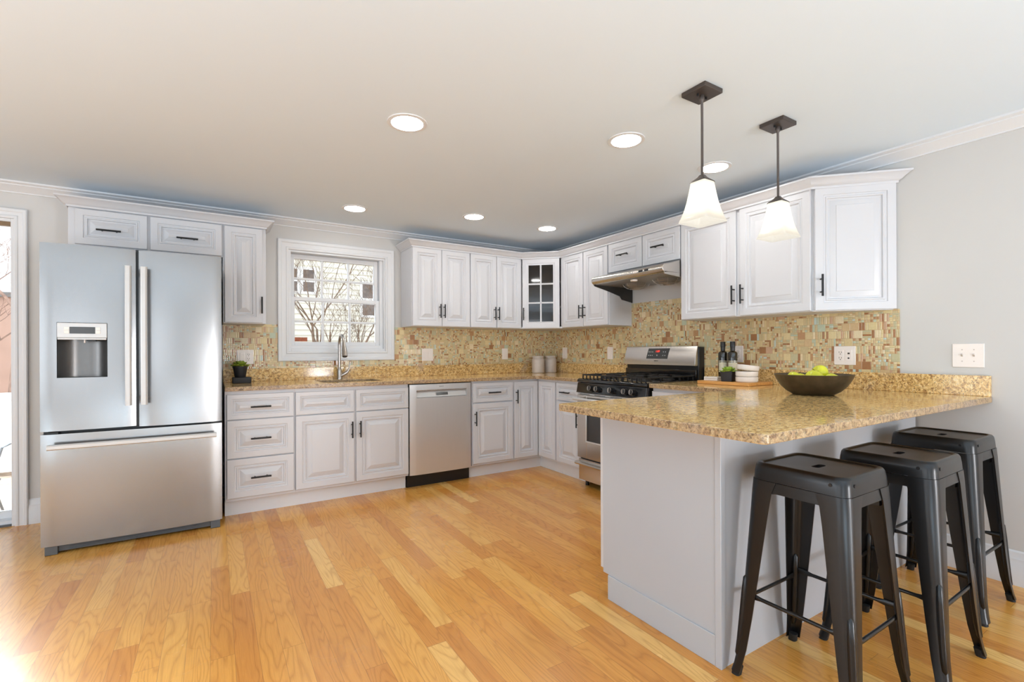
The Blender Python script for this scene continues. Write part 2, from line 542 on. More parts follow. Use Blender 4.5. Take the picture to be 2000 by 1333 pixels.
def wall_with_holes(name, axis, c0, c1, a0, a1, holes, mat):
    """wall slab; c = thickness range, a = run range, holes = (a0,a1,z0,z1) sorted"""
    mb = MB()
    def bx(p, q, z0, z1):
        if q - p < 1e-4 or z1 - z0 < 1e-4: return
        if axis == 'x': mb.box(p, c0, z0, q, c1, z1)
        else: mb.box(c0, p, z0, c1, q, z1)
    cur = a0
    for (h0, h1, z0, z1) in holes:
        bx(cur, h0, 0, CZ); bx(h0, h1, 0, z0); bx(h0, h1, z1, CZ); cur = h1
    bx(cur, a1, 0, CZ)
    o = mb.build(name, mat, smooth=0); o['kind'] = 'structure'
    return o
wall_with_holes('wall_back', 'x', 0, 0.15, XL, 0.0, [(-6.30, -4.452, 0, 2.05), (-2.781, -1.950, 1.160, 2.030)], M['wall'])
wall_with_holes('wall_right', 'y', 0, 0.15, YR - 0.15, 0.15, [], M['wall'])
wall_with_holes('wall_left', 'y', XL - 0.15, XL, YR - 0.15, 0.15, [(-6.8, -4.4, 0.5, 2.1), (-3.8, -1.4, 0.5, 2.1)], M['wall'])
wall_with_holes('wall_rear', 'x', YR - 0.15, YR, XL, 0.0, [(-6.7, -5.0, 0.5, 2.1), (-1.3, -0.2, 0.1, 1.34)], M['wall'])

# ceiling crown moulding
CP = [(0, 2.222), (0.010, 2.222), (0.010, 2.229), (0.016, 2.233), (0.030, 2.240), (0.056, 2.258), (0.066, 2.262), (0.066, 2.268), (0.088, 2.275), (0.088, CZ), (0, CZ)]
sweep(MB(), [(-7.19, 0), (0, 0)], CP).build('trim_1', M['trim'], smooth=25)['kind'] = 'structure'
sweep(MB(), [(0, 0), (0, -8.49)], CP).build('trim_2', M['trim'], smooth=25)['kind'] = 'structure'
BP = [(0, 0), (0.016, 0), (0.016, 0.105), (0.013, 0.112), (0.013, 0.128), (0.008, 0.138), (0.006, 0.160), (0, 0.168)]
sweep(MB(), [(0, -3.398), (0, -8.49)], BP).build('baseboard_right', M['trim'], smooth=25)['kind'] = 'structure'
sweep(MB(), [(-4.386, 0), (-3.30, 0)], BP).build('baseboard_back', M['trim'], smooth=25)['kind'] = 'structure'
sweep(MB(), [(-7.2, -8.4), (-7.2, -0.05)], BP).build('baseboard_left', M['trim'], smooth=25)['kind'] = 'structure'

# casing profile: (across from the opening edge outwards, out from wall)
def casing(mb, x0, x1, z0, z1, w, bottom=True, yb=0.0):
    prof = [(0.0, 0), (0.0, 0.012), (0.006, 0.015), (0.016, 0.015), (0.022, 0.011), (w * 0.62, 0.014), (w * 0.70, 0.020), (w - 0.006, 0.022), (w, 0.018), (w, 0)]
    pts = [(x0, z0), (x0, z1), (x1, z1), (x1, z0)]
    sg = [(-1, -1), (-1, 1), (1, 1), (1, -1)]
    if not bottom:
        sg[0] = (-1, 0); sg[3] = (1, 0)
    rings = []
    for (px, pz), (sx, sz) in zip(pts, sg):
        rings.append([(px + sx * a, yb - b, pz + sz * a) for a, b in prof])
    if bottom:
        rings.append(rings[0])
        mb.loft(rings, cap=False)
    else:
        mb.loft(rings)
    return mb

# ---- window over the sink
W1 = empty('window_1', 'white double hung window with six panes per sash above the sink', None, (-2.366, 0, 1.16), kind='structure')
o3 = (-2.366, 0, 1.16)
casing(MB(o3), -2.781, -1.950, 1.160, 2.030, 0.085).build('casing', M['trim'], W1, smooth=25)
f = MB(o3)  # jamb lining
f.box(-2.781, 0.0, 1.160, -2.762, 0.13, 2.030).box(-1.992, 0.03, 1.160, -1.950, 0.13, 2.030)
f.box(-1.962, 0.0, 1.160, -1.950, 0.03, 2.030)
f.box(-2.762, 0.0, 2.012, -1.962, 0.13, 2.030).box(-2.762, 0.0, 1.160, -1.962, 0.028, 1.182).box(-2.762, 0.02, 1.160, -1.992, 0.13, 1.212)
f.build('frame', M['trim'], W1, bevel=0.002)
def sash(name, x0, x1, z0, z1, y, st, top, bot):
    s = MB(o3)
    s.box(x0, y, z0, x0 + st, y + 0.03, z1).box(x1 - st, y, z0, x1, y + 0.03, z1)
    s.box(x0 + st, y, z0, x1 - st, y + 0.03, z0 + bot).box(x0 + st, y, z1 - top, x1 - st, y + 0.03, z1)
    gx0, gx1, gz0, gz1 = x0 + st, x1 - st, z0 + bot, z1 - top
    for k in (1, 2):
        c = gx0 + (gx1 - gx0) * k / 3
        s.box(c - 0.009, y + 0.004, gz0, c + 0.009, y + 0.026, gz1)
    c = (gz0 + gz1) / 2
    s.box(gx0, y + 0.005, c - 0.009, gx1, y + 0.025, c + 0.009)
    so = s.build(name, M['trim'], W1, bevel=0.0015)
    MB(o3).box(gx0 - 0.004, y + 0.013, gz0 - 0.004, gx1 + 0.004, y + 0.017, gz1 + 0.004).build('pane', M['glass'], so, smooth=0)
    return so
sash('upper_sash', -2.762, -1.996, 1.602, 2.010, 0.078, 0.036, 0.040, 0.026)
sash('lower_sash', -2.764, -1.992, 1.212, 1.634, 0.042, 0.036, 0.032, 0.030)
MB(o3).box(-2.728, 0.0530, 1.246, -2.625, 0.0545, 1.282).build('window_sticker', plain('terracotta_sticker', srgb(170, 96, 66), 0.6, var=0.25, scale=60), W1)
l = MB(o3)
l.box(-2.700, 0.030, 1.182, -2.640, 0.044, 1.187).box(-2.685, 0.030, 1.187, -2.655, 0.042, 1.196).box(-2.680, 0.026, 1.196, -2.662, 0.040, 1.204)
l.build('sash_lock', M['black'], W1, bevel=0.001)

# ---- patio door at the left
D1 = empty('door_1', 'glazed patio door with white casing left of the refrigerator', None, (-5.376, 0, 0), kind='structure')
o3 = (-5.376, 0, 0)
casing(MB(o3), -6.30, -4.452, 0.0, 2.05, 0.066, bottom=False).build('casing', M['trim'], D1, smooth=25)
f = MB(o3)
f.box(-4.470, 0.0, 0, -4.452, 0.13, 2.05).box(-6.30, 0.0, 0, -6.28, 0.13, 2.05).box(-6.28, 0, 2.03, -4.470, 0.13, 2.05)
f.box(-6.28, 0.02, 0.0, -4.470, 0.13, 0.035)
f.box(-5.40, 0.09, 0.035, -5.34, 0.12, 2.03).box(-6.28, 0.09, 0.035, -4.470, 0.12, 0.085)
f.build('frame', M['trim'], D1, bevel=0.002)
MB(o3).box(-6.28, 0.02, 2.005, -4.470, 0.06, 2.03).build('head_strip', M['brown'], D1)
MB(o3).box(-6.28, 0.0, 0.0, -4.470, 0.02, 0.012).build('threshold', M['grey'], D1)
MB(o3).box(-6.28, 0.103, 0.085, -4.470, 0.108, 2.03).build('pane', M['glass'], D1, smooth=0)

# ---- unseen windows added behind and beside the camera for the fill lamps
def big_window(name, axis, a0, a1, z0, z1, c, inner):
    e = empty(name, None, None, (0, 0, 0), kind='structure')
    f = MB()
    def bx(mb, p, q, za, zb, d0, d1):
        lo, hi = min(c + d0, c + d1), max(c + d0, c + d1)
        if axis == 'x': mb.box(p, lo, za, q, hi, zb)
        else: mb.box(lo, p, za, hi, q, zb)
    sg = inner
    for (p, q, za, zb) in ((a0, a0 + .05, z0, z1), (a1 - .05, a1, z0, z1), (a0 + .05, a1 - .05, z0, z0 + .05), (a0 + .05, a1 - .05, z1 - .05, z1), ((a0 + a1) / 2 - .03, (a0 + a1) / 2 + .03, z0 + .05, z1 - .05)):
        bx(f, p, q, za, zb, -sg * 0.10, -sg * 0.03)
    for (p, q, za, zb) in ((a0 - .08, a0, z0 - .08, z1 + .08), (a1, a1 + .08, z0 - .08, z1 + .08), (a0, a1, z1, z1 + .08), (a0, a1, z0 - .08, z0)):
        bx(f, p, q, za, zb, 0, sg * 0.02)
    f.build('window_frame', M['trim'], e, bevel=0.003)
    return e
big_window('added_window_2', 'x', -6.7, -5.0, 0.5, 2.1, YR, 1)
big_window('added_window_3', 'x', -1.3, -0.2, 0.1, 1.34, YR, 1)
big_window('added_window_4', 'y', -6.8, -4.4, 0.5, 2.1, XL, 1)
big_window('added_window_5', 'y', -3.8, -1.4, 0.5, 2.1, XL, 1)

# ------------------------------------------------------------------ backsplash and worktops
mb = MB()
e = 0.007; g_ = -0.001
mb.box(-3.262, -e, 1.018, -2.866, g_, 1.385).box(-2.866, -e, 1.018, -1.865, g_, 1.075).box(-1.865, -e, 1.018, g_, g_, 1.385)
tag(mb.build('tiled_backsplash', M['mosaic'], smooth=0), 'glass mosaic tile backsplash on the window wall behind the sink', 'backsplash')
mb = MB()
mb.box(-e, -1.262, 1.018, g_, -e, 1.385).box(-e, -2.062, 1.018, g_, -1.262, 1.592).box(-e, -3.317, 1.018, g_, -2.062, 1.385)
tag(mb.build('tiled_backsplash', M['mosaic'], smooth=0), 'glass mosaic tile backsplash behind the gas range and fruit bowl', 'backsplash')

TOP, TH = 0.914, 0.030
def slab(pts, rads, hole=None):
    poly = round_poly(pts, rads)
    me = bpy.data.meshes.new('worktop')
    bm = bmesh.new()
    def ring(pp, z): return [bm.verts.new((x, y, z)) for x, y in pp]
    rings = []
    loops = [poly] + ([hole] if hole else [])
    for z, ins in ((TOP - TH, 0),):
        pass
    for z in (TOP, TOP - TH):
        es = []
        for lp in loops:
            vs_ = ring(lp, z)
            rings.append(vs_)
            for i in range(len(vs_)):
                es.append(bm.edges.new((vs_[i], vs_[(i + 1) % len(vs_)])))
        bmesh.ops.triangle_fill(bm, use_beauty=True, use_dissolve=True, edges=es)
    n = len(loops)
    for k in range(n):
        a, b = rings[k], rings[k + n]
        for i in range(len(a)):
            j = (i + 1) % len(a)
            bm.faces.new((a[i], a[j], b[j], b[i]))
    bmesh.ops.recalc_face_normals(bm, faces=bm.faces[:])
    bm.to_mesh(me); bm.free()
    me.materials.append(M['granite']); me.materials.append(M['granite_edge'])
    for p in me.polygons:
        if abs(p.normal.z) < 0.5: p.material_index = 1
    o = bpy.data.objects.new('worktop', me); COL.objects.link(o)
    md = o.modifiers.new('edge', 'BEVEL'); md.width = 0.004; md.segments = 3; md.limit_method = 'ANGLE'; md.angle_limit = math.radians(50)
    return o
sinkhole = rrect(-2.60, -0.545, -2.13, -0.165, 0.05)
C1 = slab([(-3.262, -0.004), (-3.262, -0.655), (-0.655, -0.655), (-0.655, -1.276), (-0.004, -1.276), (-0.004, -0.004)], [0, 0, 0.05, 0, 0, 0], sinkhole)
tag(C1, 'granite worktop running under the window and round the corner to the range', 'worktop')
C2 = slab([(-0.655, -2.052), (-0.655, -2.733), (-2.013, -2.733), (-2.013, -3.697), (-0.004, -3.697), (-0.004, -2.052)], [0, 0.02, 0.03, 0.022, 0, 0])
tag(C2, 'granite peninsula worktop with breakfast overhang above the black stools', 'worktop')
e2 = 0.026
mb = MB().box(-3.262, -e2, TOP, -e2, -0.001, 1.018)
tag(mb.build('granite_upstand', M['granite'], bevel=0.002), 'low granite upstand along the window wall behind the sink', 'upstand')
mb = MB().box(-e2, -1.272, TOP, -0.001, -0.001, 1.018)
tag(mb.build('granite_upstand', M['granite'], bevel=0.002), 'low granite upstand between the room corner and the range', 'upstand')
mb = MB().box(-e2, -3.694, TOP, -0.001, -2.056, 1.018)
tag(mb.build('granite_upstand', M['granite'], bevel=0.002), 'low granite upstand behind the fruit bowl ending below the light switches', 'upstand')

# ------------------------------------------------------------------ cabinets
# local frame: x to the right along the front, wall at y=0, front towards -y
def raised_panel(mb, x0, z0, x1, z1, y, t=0.02, glass=None):
    """door / drawer front; y = front plane, thickness t towards +y"""
    w_, h_ = x1 - x0, z1 - z0
    m_ = min(w_, h_)
    s = 1.0 if m_ > 0.25 else max(0.42, m_ / 0.25)
    k = min(1.0, (t - 0.002) / 0.018)
    prof = [(0, t), (0, 0.003), (0.003, 0.0), (0.044 * s, 0.0), (0.047 * s, 0.0055 * k), (0.055 * s, 0.0065 * k), (0.059 * s, 0.002), (0.066 * s, 0.003),
            (0.070 * s, 0.0135 * k), (0.079 * s, 0.0135 * k), (0.083 * s, 0.011 * k), (0.110 * s, 0.0035), (0.1115 * s, 0.001)]
    if glass: prof = [(0, t), (0, 0.003), (0.003, 0.0), (0.045, 0.0), (0.050, 0.004), (0.056, 0.005), (0.060, 0.002), (0.066, 0.002), (0.066, t)]
    rings = [[(x0 + a, y + d, z0 + a), (x1 - a, y + d, z0 + a), (x1 - a, y + d, z1 - a), (x0 + a, y + d, z1 - a)] for a, d in prof]
    if glass:
        rings.append(rings[0])
        mb.loft(rings, cap=False)
        a = 0.066
        gx0, gx1, gz0, gz1 = x0 + a, x1 - a, z0 + a, z1 - a
        c = (gx0 + gx1) / 2
        mb.box(c - 0.008, y + 0.002, gz0, c + 0.008, y + 0.014, gz1)
        for k in (1, 2):
            cz = gz0 + (gz1 - gz0) * k / 3
            mb.box(gx0, y + 0.002, cz - 0.008, gx1, y + 0.014, cz + 0.008)
        return (gx0, gz0, gx1, gz1)
    mb.loft(rings)

def pull(parent, x, z, y, vertical=True, off=(0, 0, 0), L=0.128):
    mb = MB(off)
    h = L / 2
    if vertical:
        mb.cyl((x, y - 0.034, z - h), (x, y - 0.034, z + h), 0.006, 12)
        for s in (-1, 1): mb.cyl((x, y, z + s * 0.038), (x, y - 0.034, z + s * 0.038), 0.0045, 10)
    else:
        mb.cyl((x - h, y - 0.034, z), (x + h, y - 0.034, z), 0.006, 12)
        for s in (-1, 1): mb.cyl((x + s * 0.038, y, z), (x + s * 0.038, y - 0.034, z), 0.0045, 10)
    return mb.build('handle', M['black'], parent, smooth=40)

def door(root, x0, z0, x1, z1, y, hx=None, hz=None, vertical=True, name='door', off=(0, 0, 0), t=0.02):
    mb = MB(off)
    raised_panel(mb, x0, z0, x1, z1, y, t)
    d = mb.build(name, M['cab'], root, smooth=20)
    if hx is not None: pull(d, hx, hz, y, vertical, off)
    return d

def carcass(root, x0, x1, z0, z1, yb, yf, open_top=False, name='body', mat=None):
    return MB().box(x0, yf, z0, x1, yb, z1).build(name, mat or M['cab'], root, bevel=0.0015)

RB = -PI / 2  # rotation of the right-wall furniture: local x -> world -y, local y -> world x
BF, BD = -0.614, -0.634   # base frame plane and door plane
ZD = (0.135, 0.679, 0.687, 0.860)

def base(name, label, x, wid, group='white base cabinets', right=False, d=0.0, kick=True, top=0.884):
    loc = (x, 0, 0) if not right else (0, x, 0)
    r = empty(name, label, 'cabinet', loc, RB if right else 0, group)
    MB().box(0, BF, 0.115, wid, -0.004, top).build('body', M['cab'], r, bevel=0.0015)
    if kick: MB().box(0, -0.545, 0, wid, -0.53, 0.115).build('toe_kick', M['trim'], r)
    return r

# drawer stack beside the refrigerator
r = base('drawer_cabinet', 'white three-drawer base cabinet between refrigerator and sink cabinet', -3.262, 0.447)
for (z0, z1, hz) in ((0.684, 0.858, 0.769), (0.414, 0.678, 0.547), (0.137, 0.407, 0.274)):
    door(r, 0.012, z0, 0.436, z1, BD, 0.220, hz, False, 'drawer')
# sink cabinet (body built around the basin: back kept low)
r = empty('sink_cabinet', 'white two-door base cabinet under the sink and window', 'cabinet', (-2.815, 0, 0), 0, 'white base cabinets')
b = MB()
b.box(0, BF, 0.115, 0.867, -0.590, 0.884).box(0, -0.590, 0.115, 0.018, -0.004, 0.884).box(0.849, -0.590, 0.115, 0.867, -0.004, 0.884).box(0.018, -0.590, 0.115, 0.849, -0.004, 0.135)
b.build('body', M['cab'], r, bevel=0.0015)
MB().box(0, -0.545, 0, 0.867, -0.53, 0.115).build('toe_kick', M['trim'], r)
door(r, 0.002, 0.686, 0.423, 0.855, BD, name='false_drawer_front')
door(r, 0.439, 0.686, 0.864, 0.855, BD, name='false_drawer_front')
door(r, 0.002, 0.135, 0.423, 0.679, BD, 0.403, 0.548, True)
door(r, 0.439, 0.135, 0.864, 0.679, BD, 0.466, 0.548, True)
# right of dishwasher
r = base('drawer_and_door_cabinet', 'white base cabinet right of the dishwasher with one drawer over one door', -1.352, 0.437)
door(r, 0.006, 0.689, 0.428, 0.864, BD, 0.213, 0.776, False, 'drawer')
door(r, 0.006, 0.135, 0.428, 0.678, BD, 0.022, 0.548, True)
# corner cabinet (two tall doors meeting in the corner)
r = empty('corner_cabinet', 'white corner base cabinet with two tall doors meeting at a right angle', 'cabinet', (-0.915, 0, 0), 0, 'white base cabinets')
mb = MB()
mb.prism([(0, -0.004), (0, BF), (0.301, BF), (0.301, -0.915), (0.911, -0.915), (0.911, -0.004)], 0.115, 0.884)
mb.build('body', M['cab'], r, bevel=0.0015)
mb = MB()
mb.prism([(0, -0.53), (0, -0.545), (0.370, -0.545), (0.370, -0.915), (0.385, -0.915), (0.385, -0.53)], 0, 0.115)
mb.build('toe_kick', M['trim'], r)
door(r, 0.010, 0.135, 0.279, 0.862, BD, 0.026, 0.724, True)
mb = MB(); raised_panel(mb, 0.637, 0.135, 0.902, 0.862, BD)
d = mb.build('door', M['cab'], r, smooth=20); d.rotation_euler = (0, 0, RB); d.location = (0.915, 0, 0)
# between corner and range
r = base('drawer_and_door_cabinet', 'white base cabinet between the corner doors and the range', -0.917, 0.355, right=True)
door(r, 0.006, 0.703, 0.350, 0.860, BD, 0.163, 0.779, False, 'drawer')
door(r, 0.006, 0.135, 0.350, 0.692, BD, 0.333, 0.550, True)
# right of range
r = base('drawer_and_door_cabinet', 'white base cabinet between the range and the peninsula, mostly hidden', -2.056, 0.71, right=True)
door(r, 0.006, 0.703, 0.66, 0.860, BD, 0.33, 0.779, False, 'drawer')
door(r, 0.006, 0.135, 0.66, 0.692, BD, 0.04, 0.550, True)

# peninsula: end panel towards the camera's left, doors towards the kitchen (+y)
r = empty('peninsula_cabinet', 'painted peninsula base with plain end panel below the granite overhang', 'cabinet', (-1.772, -3.09, 0), 0)
o3 = (-1.772, -3.09, 0)
mb = MB(o3)
mb.box(-1.752, -3.375, 0.115, -0.02, -2.772, 0.884).box(-1.752, -3.375, 0, -0.02, -2.84, 0.115)
mb.build('body', M['cabgrey'], r)
# end panel with toe notch (yz outline)
mb = MB(o3)
mb.extr([(-3.375, 0), (-3.375, 0.884), (-2.776, 0.884), (-2.776, 0.113), (-2.812, 0.113), (-2.812, 0)], 'x', -1.772, -1.752)
ep = mb.build('end_panel', M['cabgrey'], r, bevel=0.001)
mb = MB(o3).box(-1.778, -3.372, 0.0, -1.772, -2.812, 0.112)
mb.build('base_board', M['cabgrey'], ep, bevel=0.002)
mb = MB(o3).box(-1.780, -3.397, 0.0, -1.752, -3.371, 0.884)
mb.build('corner_post', M['cabgrey'], r, bevel=0.002)
mb = MB(o3).box(-1.752, -3.393, 0.0, -0.020, -3.375, 0.884)
mb.build('back_panel', M['cabgrey'], r)
for (a, b_, hx) in ((-1.765, -1.22, -1.27), (-1.21, -0.665, -1.16)):
    mb = MB(); raised_panel(mb, -b_ , 0.128, -a, 0.870, 0.0)
    d = mb.build('door', M['cab'], r, smooth=20)
    d.rotation_euler = (0, 0, PI); d.location = (1.772, 3.09 - 2.750, 0)
    pull(d, -hx, 0.70, 0.0, True)

# --- wall cabinets
def crown_strip(path, off=(0, 0, 0), end=None):
    z = 2.105
    prof = [(0.0, z - 0.0), (0.004, z), (0.004, z + 0.012), (0.010, z + 0.016), (0.014, z + 0.018), (0.022, z + 0.028), (0.040, z + 0.046), (0.047, z + 0.050), (0.052, z + 0.052), (0.052, z + 0.062), (0.0, z + 0.062)]
    return sweep(MB(off), path, prof, end)

def wallcab(name, label, x, wid, z0, right=False, z1=2.125, group='white wall cabinets', depth=0.297):
    if right: depth = 0.289
    loc = (x, 0, z0) if not right else (0, x, z0)
    r = empty(name, label, 'cabinet', loc, RB if right else 0, group)
    MB((0, 0, z0)).box(0, -depth, z0, wid, -0.008, z1).build('body', M['cab'], r, bevel=0.0015)
    return r
ZU = 1.386
ZT = 2.106
r = wallcab('wall_cabinet', 'short white two-door cabinet above the stainless refrigerator', -4.127, 0.862, 1.862)
o3 = (0, 0, 1.862); yd = -0.317
door(r, 0.036, 1.868, 0.414, ZT - 0.006, yd, 0.212, 1.966, False, off=o3)
door(r, 0.431, 1.868, 0.856, ZT - 0.006, yd, 0.646, 1.967, False, off=o3)
r = wallcab('wall_cabinet', 'narrow white one-door wall cabinet left of the window', -3.264, 0.286, 1.372)
o3 = (0, 0, 1.372)
door(r, 0.010, 1.378, 0.262, ZT - 0.006, yd, 0.255, 1.513, True, off=o3)
r = wallcab('wall_cabinet', 'white two-door wall cabinet right of the window', -1.795, 0.588, ZU)
o3 = (0, 0, ZU)
door(r, 0.004, ZU + 0.004, 0.288, ZT, yd, 0.264, 1.530, True, off=o3)
door(r, 0.292, ZU + 0.004, 0.584, ZT, yd, 0.307, 1.530, True, off=o3)
r = wallcab('wall_cabinet', 'white two-door wall cabinet left of the glass corner door', -1.207, 0.590, ZU)
door(r, 0.004, ZU + 0.004, 0.295, ZT, yd, 0.264, 1.530, True, off=o3)
door(r, 0.300, ZU + 0.004, 0.586, ZT, yd, 0.308, 1.530, True, off=o3)
# diagonal corner cabinet with glass
ax, ay = -0.617, -0.312
bx_, by_ = -0.312, -0.585
r = empty('corner_wall_cabinet', 'white diagonal corner wall cabinet with a six-pane glass door', 'cabinet', (ax, 0, ZU), 0, 'white wall cabinets')
o3 = (ax, 0, ZU)
mb = MB(o3)
outer = [(ax, -0.008), (-0.008, -0.008), (-0.008, by_), (-0.297, by_), (ax, -0.297)]
def shell(mb, z0, z1): mb.prism(outer, z0, z1)
shell(mb, ZU, ZU + 0.018); shell(mb, 2.107, 2.125)
mb.box(ax, -0.297, ZU + .018, ax + 0.016, -0.008, 2.107).box(ax + .016, -0.022, ZU + .018, -0.008, -0.008, 2.107)
mb.box(-0.022, by_, ZU + .018, -0.008, -0.022, 2.107).box(-0.297, by_, ZU + .018, -0.022, by_ + 0.016, 2.107)
mb.build('body', M['cab'], r)
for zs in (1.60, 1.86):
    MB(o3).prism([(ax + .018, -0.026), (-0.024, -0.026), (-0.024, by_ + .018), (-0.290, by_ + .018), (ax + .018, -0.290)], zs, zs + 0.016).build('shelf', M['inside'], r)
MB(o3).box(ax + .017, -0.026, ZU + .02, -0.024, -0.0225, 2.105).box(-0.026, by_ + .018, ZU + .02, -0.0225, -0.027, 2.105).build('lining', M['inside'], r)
p0 = Vector((ax, ay)); p1 = Vector((bx_, by_)); L_ = (p1 - p0).length; ang = math.atan2(p1.y - p0.y, p1.x - p0.x)
dm = MB()
g = raised_panel(dm, 0.012, 0.004, L_ - 0.012, ZT - ZU, 0.0, 0.018, glass=True)
d = dm.build('door', M['cab'], r, smooth=20)
d.location = (p0.x - ax, p0.y, 0); d.rotation_euler = (0, 0, ang)
MB().box(g[0], 0.008, g[1], g[2], 0.011, g[3]).build('glass_panes', M['cabglass'], d, smooth=0)
pull(d, 0.030, 0.150, 0.0, True)
# right wall
r = wallcab('wall_cabinet', 'white two-door wall cabinet between the glass corner door and the range hood', -0.587, 0.681, ZU, True)
o3 = (0, 0, ZU); yd = -0.308
def rdoor(*a, **k): return door(*a, **k)
for ch in r.children: pass
door(r, 0.010, ZU + 0.004, 0.336, ZT, yd, 0.316, 1.530, True, off=o3, t=0.018)
door(r, 0.344, ZU + 0.004, 0.674, ZT, yd, 0.372, 1.530, True, off=o3, t=0.018)
r = wallcab('wall_cabinet', 'short white two-door cabinet above the range hood', -1.268, 0.788, 1.848, True)
o3 = (0, 0, 1.848)
door(r, 0.006, 1.852, 0.400, ZT, yd, 0.203, 1.985, False, off=o3, t=0.018)
door(r, 0.408, 1.852, 0.782, ZT, yd, 0.589, 1.983, False, off=o3, t=0.018)
r = wallcab('wall_cabinet', 'large white two-door wall cabinet right of the range hood', -2.056, 0.936, ZU - 0.004, True)
o3 = (0, 0, ZU - 0.004)
door(r, 0.004, ZU, 0.452, ZT + 0.006, yd, 0.442, 1.528, True, off=o3, t=0.018)
door(r, 0.480, ZU, 0.930, ZT + 0.006, yd, 0.505, 1.528, True, off=o3, t=0.018)
# angled end cabinet
q0 = Vector((-0.306, -3.000)); q1 = Vector((-0.012, -3.312)); L_ = (q1 - q0).length; ang = math.atan2(q1.y - q0.y, q1.x - q0.x)
r = empty('end_wall_cabinet', 'white angled end wall cabinet with one door above the granite peninsula', 'cabinet', (-0.306, -2.994, ZU - 0.004), 0, 'white wall cabinets')
o3 = (-0.306, -2.994, ZU - 0.004)
mb = MB(o3); mb.prism([(-0.008, -2.993), (-0.288, -2.993), (-0.006, -3.290), (-0.006, -3.293)][:3], ZU - 0.004, 2.125)
mb.build('body', M['cab'], r)
dm = MB(); raised_panel(dm, 0.012, 0.004, L_ - 0.004, ZT - ZU + 0.010, 0.0, 0.018)
d = dm.build('door', M['cab'], r, smooth=20); d.location = (0, -0.006, 0); d.rotation_euler = (0, 0, ang)
pull(d, 0.040, 0.150, 0.0, True)

# cabinet cornices
c = crown_strip([(-4.130, -0.009), (-4.130, -0.318), (-2.976, -0.318), (-2.976, -0.009)]).build('cabinet_cornice', M['cab'], smooth=25)
tag(c, 'white cornice moulding along the cabinets above the refrigerator', 'moulding')
c = crown_strip([(-1.798, -0.009), (-1.798, -0.318), (ax, -0.318), (-0.312, by_ - 0.002), (-0.312, -2.996), (-0.009, -3.312)], end=(0, -1.43)).build('cabinet_cornice', M['cab'], smooth=25)
tag(c, 'white cornice moulding running round the corner above the range hood cabinets', 'moulding')

# ------------------------------------------------------------------ refrigerator
FX, FY = -3.717, -0.42
fr = empty('refrigerator', 'stainless steel french door refrigerator with bottom freezer drawer and water dispenser', 'refrigerator', (FX, FY, 0))
fo = (FX, FY, 0)
MB(fo).box(-4.148, -0.705, 0.03, -3.286, -0.06, 1.755).build('body', M['grey'], fr, bevel=0.004)

def bulged_door(name, x0, x1, z0, z1, yf, yb, bulge, parent, off, mat, hole=None, nx=14):
    """stainless door leaf whose front bows slightly outwards; optional rectangular hole"""
    xs = sorted(set([x0 + (x1 - x0) * i / nx for i in range(nx + 1)] + ([hole[0], hole[1]] if hole else [])))
    zs = sorted(set([z0, z1] + ([hole[2], hole[3]] if hole else [])))
    def Y(x):
        u = (x - x0) / (x1 - x0) * 2 - 1
        e = 0.006 * max(0, (abs(u) - 0.965) / 0.035) ** 2
        return yf - bulge * (1 - u * u) + e
    mb = MB(off)
    def inh(xa, za): return hole and hole[0] - 1e-6 < xa < hole[1] - 1e-6 and hole[2] - 1e-6 < za < hole[3] - 1e-6
    for i in range(len(xs) - 1):
        for k in range(len(zs) - 1):
            a, b, c, d_ = xs[i], xs[i + 1], zs[k], zs[k + 1]
            if inh(a, c):
                continue
            mb.add([(a, Y(a), c), (b, Y(b), c), (b, Y(b), d_), (a, Y(a), d_)], [(0, 1, 2, 3)])
            mb.add([(a, yb, c), (b, yb, c), (b, yb, d_), (a, yb, d_)], [(3, 2, 1, 0)])
        a, b = xs[i], xs[i + 1]
        mb.add([(a, Y(a), z0), (b, Y(b), z0), (b, yb, z0), (a, yb, z0)], [(0, 3, 2, 1)])
        mb.add([(a, Y(a), z1), (b, Y(b), z1), (b, yb, z1), (a, yb, z1)], [(0, 1, 2, 3)])
        if hole and hole[0] - 1e-6 < a < hole[1] - 1e-6:
            for zz in (hole[2], hole[3]):
                mb.add([(a, Y(a), zz), (b, Y(b), zz), (b, yb, zz), (a, yb, zz)], [(0, 1, 2, 3)])
    for x in (x0, x1):
        mb.add([(x, Y(x), z0), (x, Y(x), z1), (x, yb, z1), (x, yb, z0)], [(0, 1, 2, 3)])
    if hole:
        for x in hole[:2]:
            mb.add([(x, Y(x), hole[2]), (x, Y(x), hole[3]), (x, yb, hole[3]), (x, yb, hole[2])], [(0, 1, 2, 3)])
    me_o = mb.build(name, mat, parent, smooth=25)
    bm = bmesh.new(); bm.from_mesh(me_o.data)
    bmesh.ops.remove_doubles(bm, verts=bm.verts[:], dist=1e-5)
    bmesh.ops.recalc_face_normals(bm, faces=bm.faces[:])
    bm.to_mesh(me_o.data); bm.free()
    me_o.data.set_sharp_from_angle(angle=math.radians(25))
    return me_o, Y
H_ = (-4.082, -3.859, 1.010, 1.328)
dl, Yl = bulged_door('left_door', -4.155, -3.726, 0.707, 1.778, -0.784, -0.712, 0.006, fr, fo, M['steel'], H_)
dr, Yr = bulged_door('right_door', -3.712, -3.280, 0.702, 1.778, -0.782, -0.712, 0.016, fr, fo, M['steel'])
dd, Yd = bulged_door('freezer_drawer', -4.155, -3.280, 0.054, 0.689, -0.780, -0.712, 0.014, fr, fo, M['steel'], nx=24)
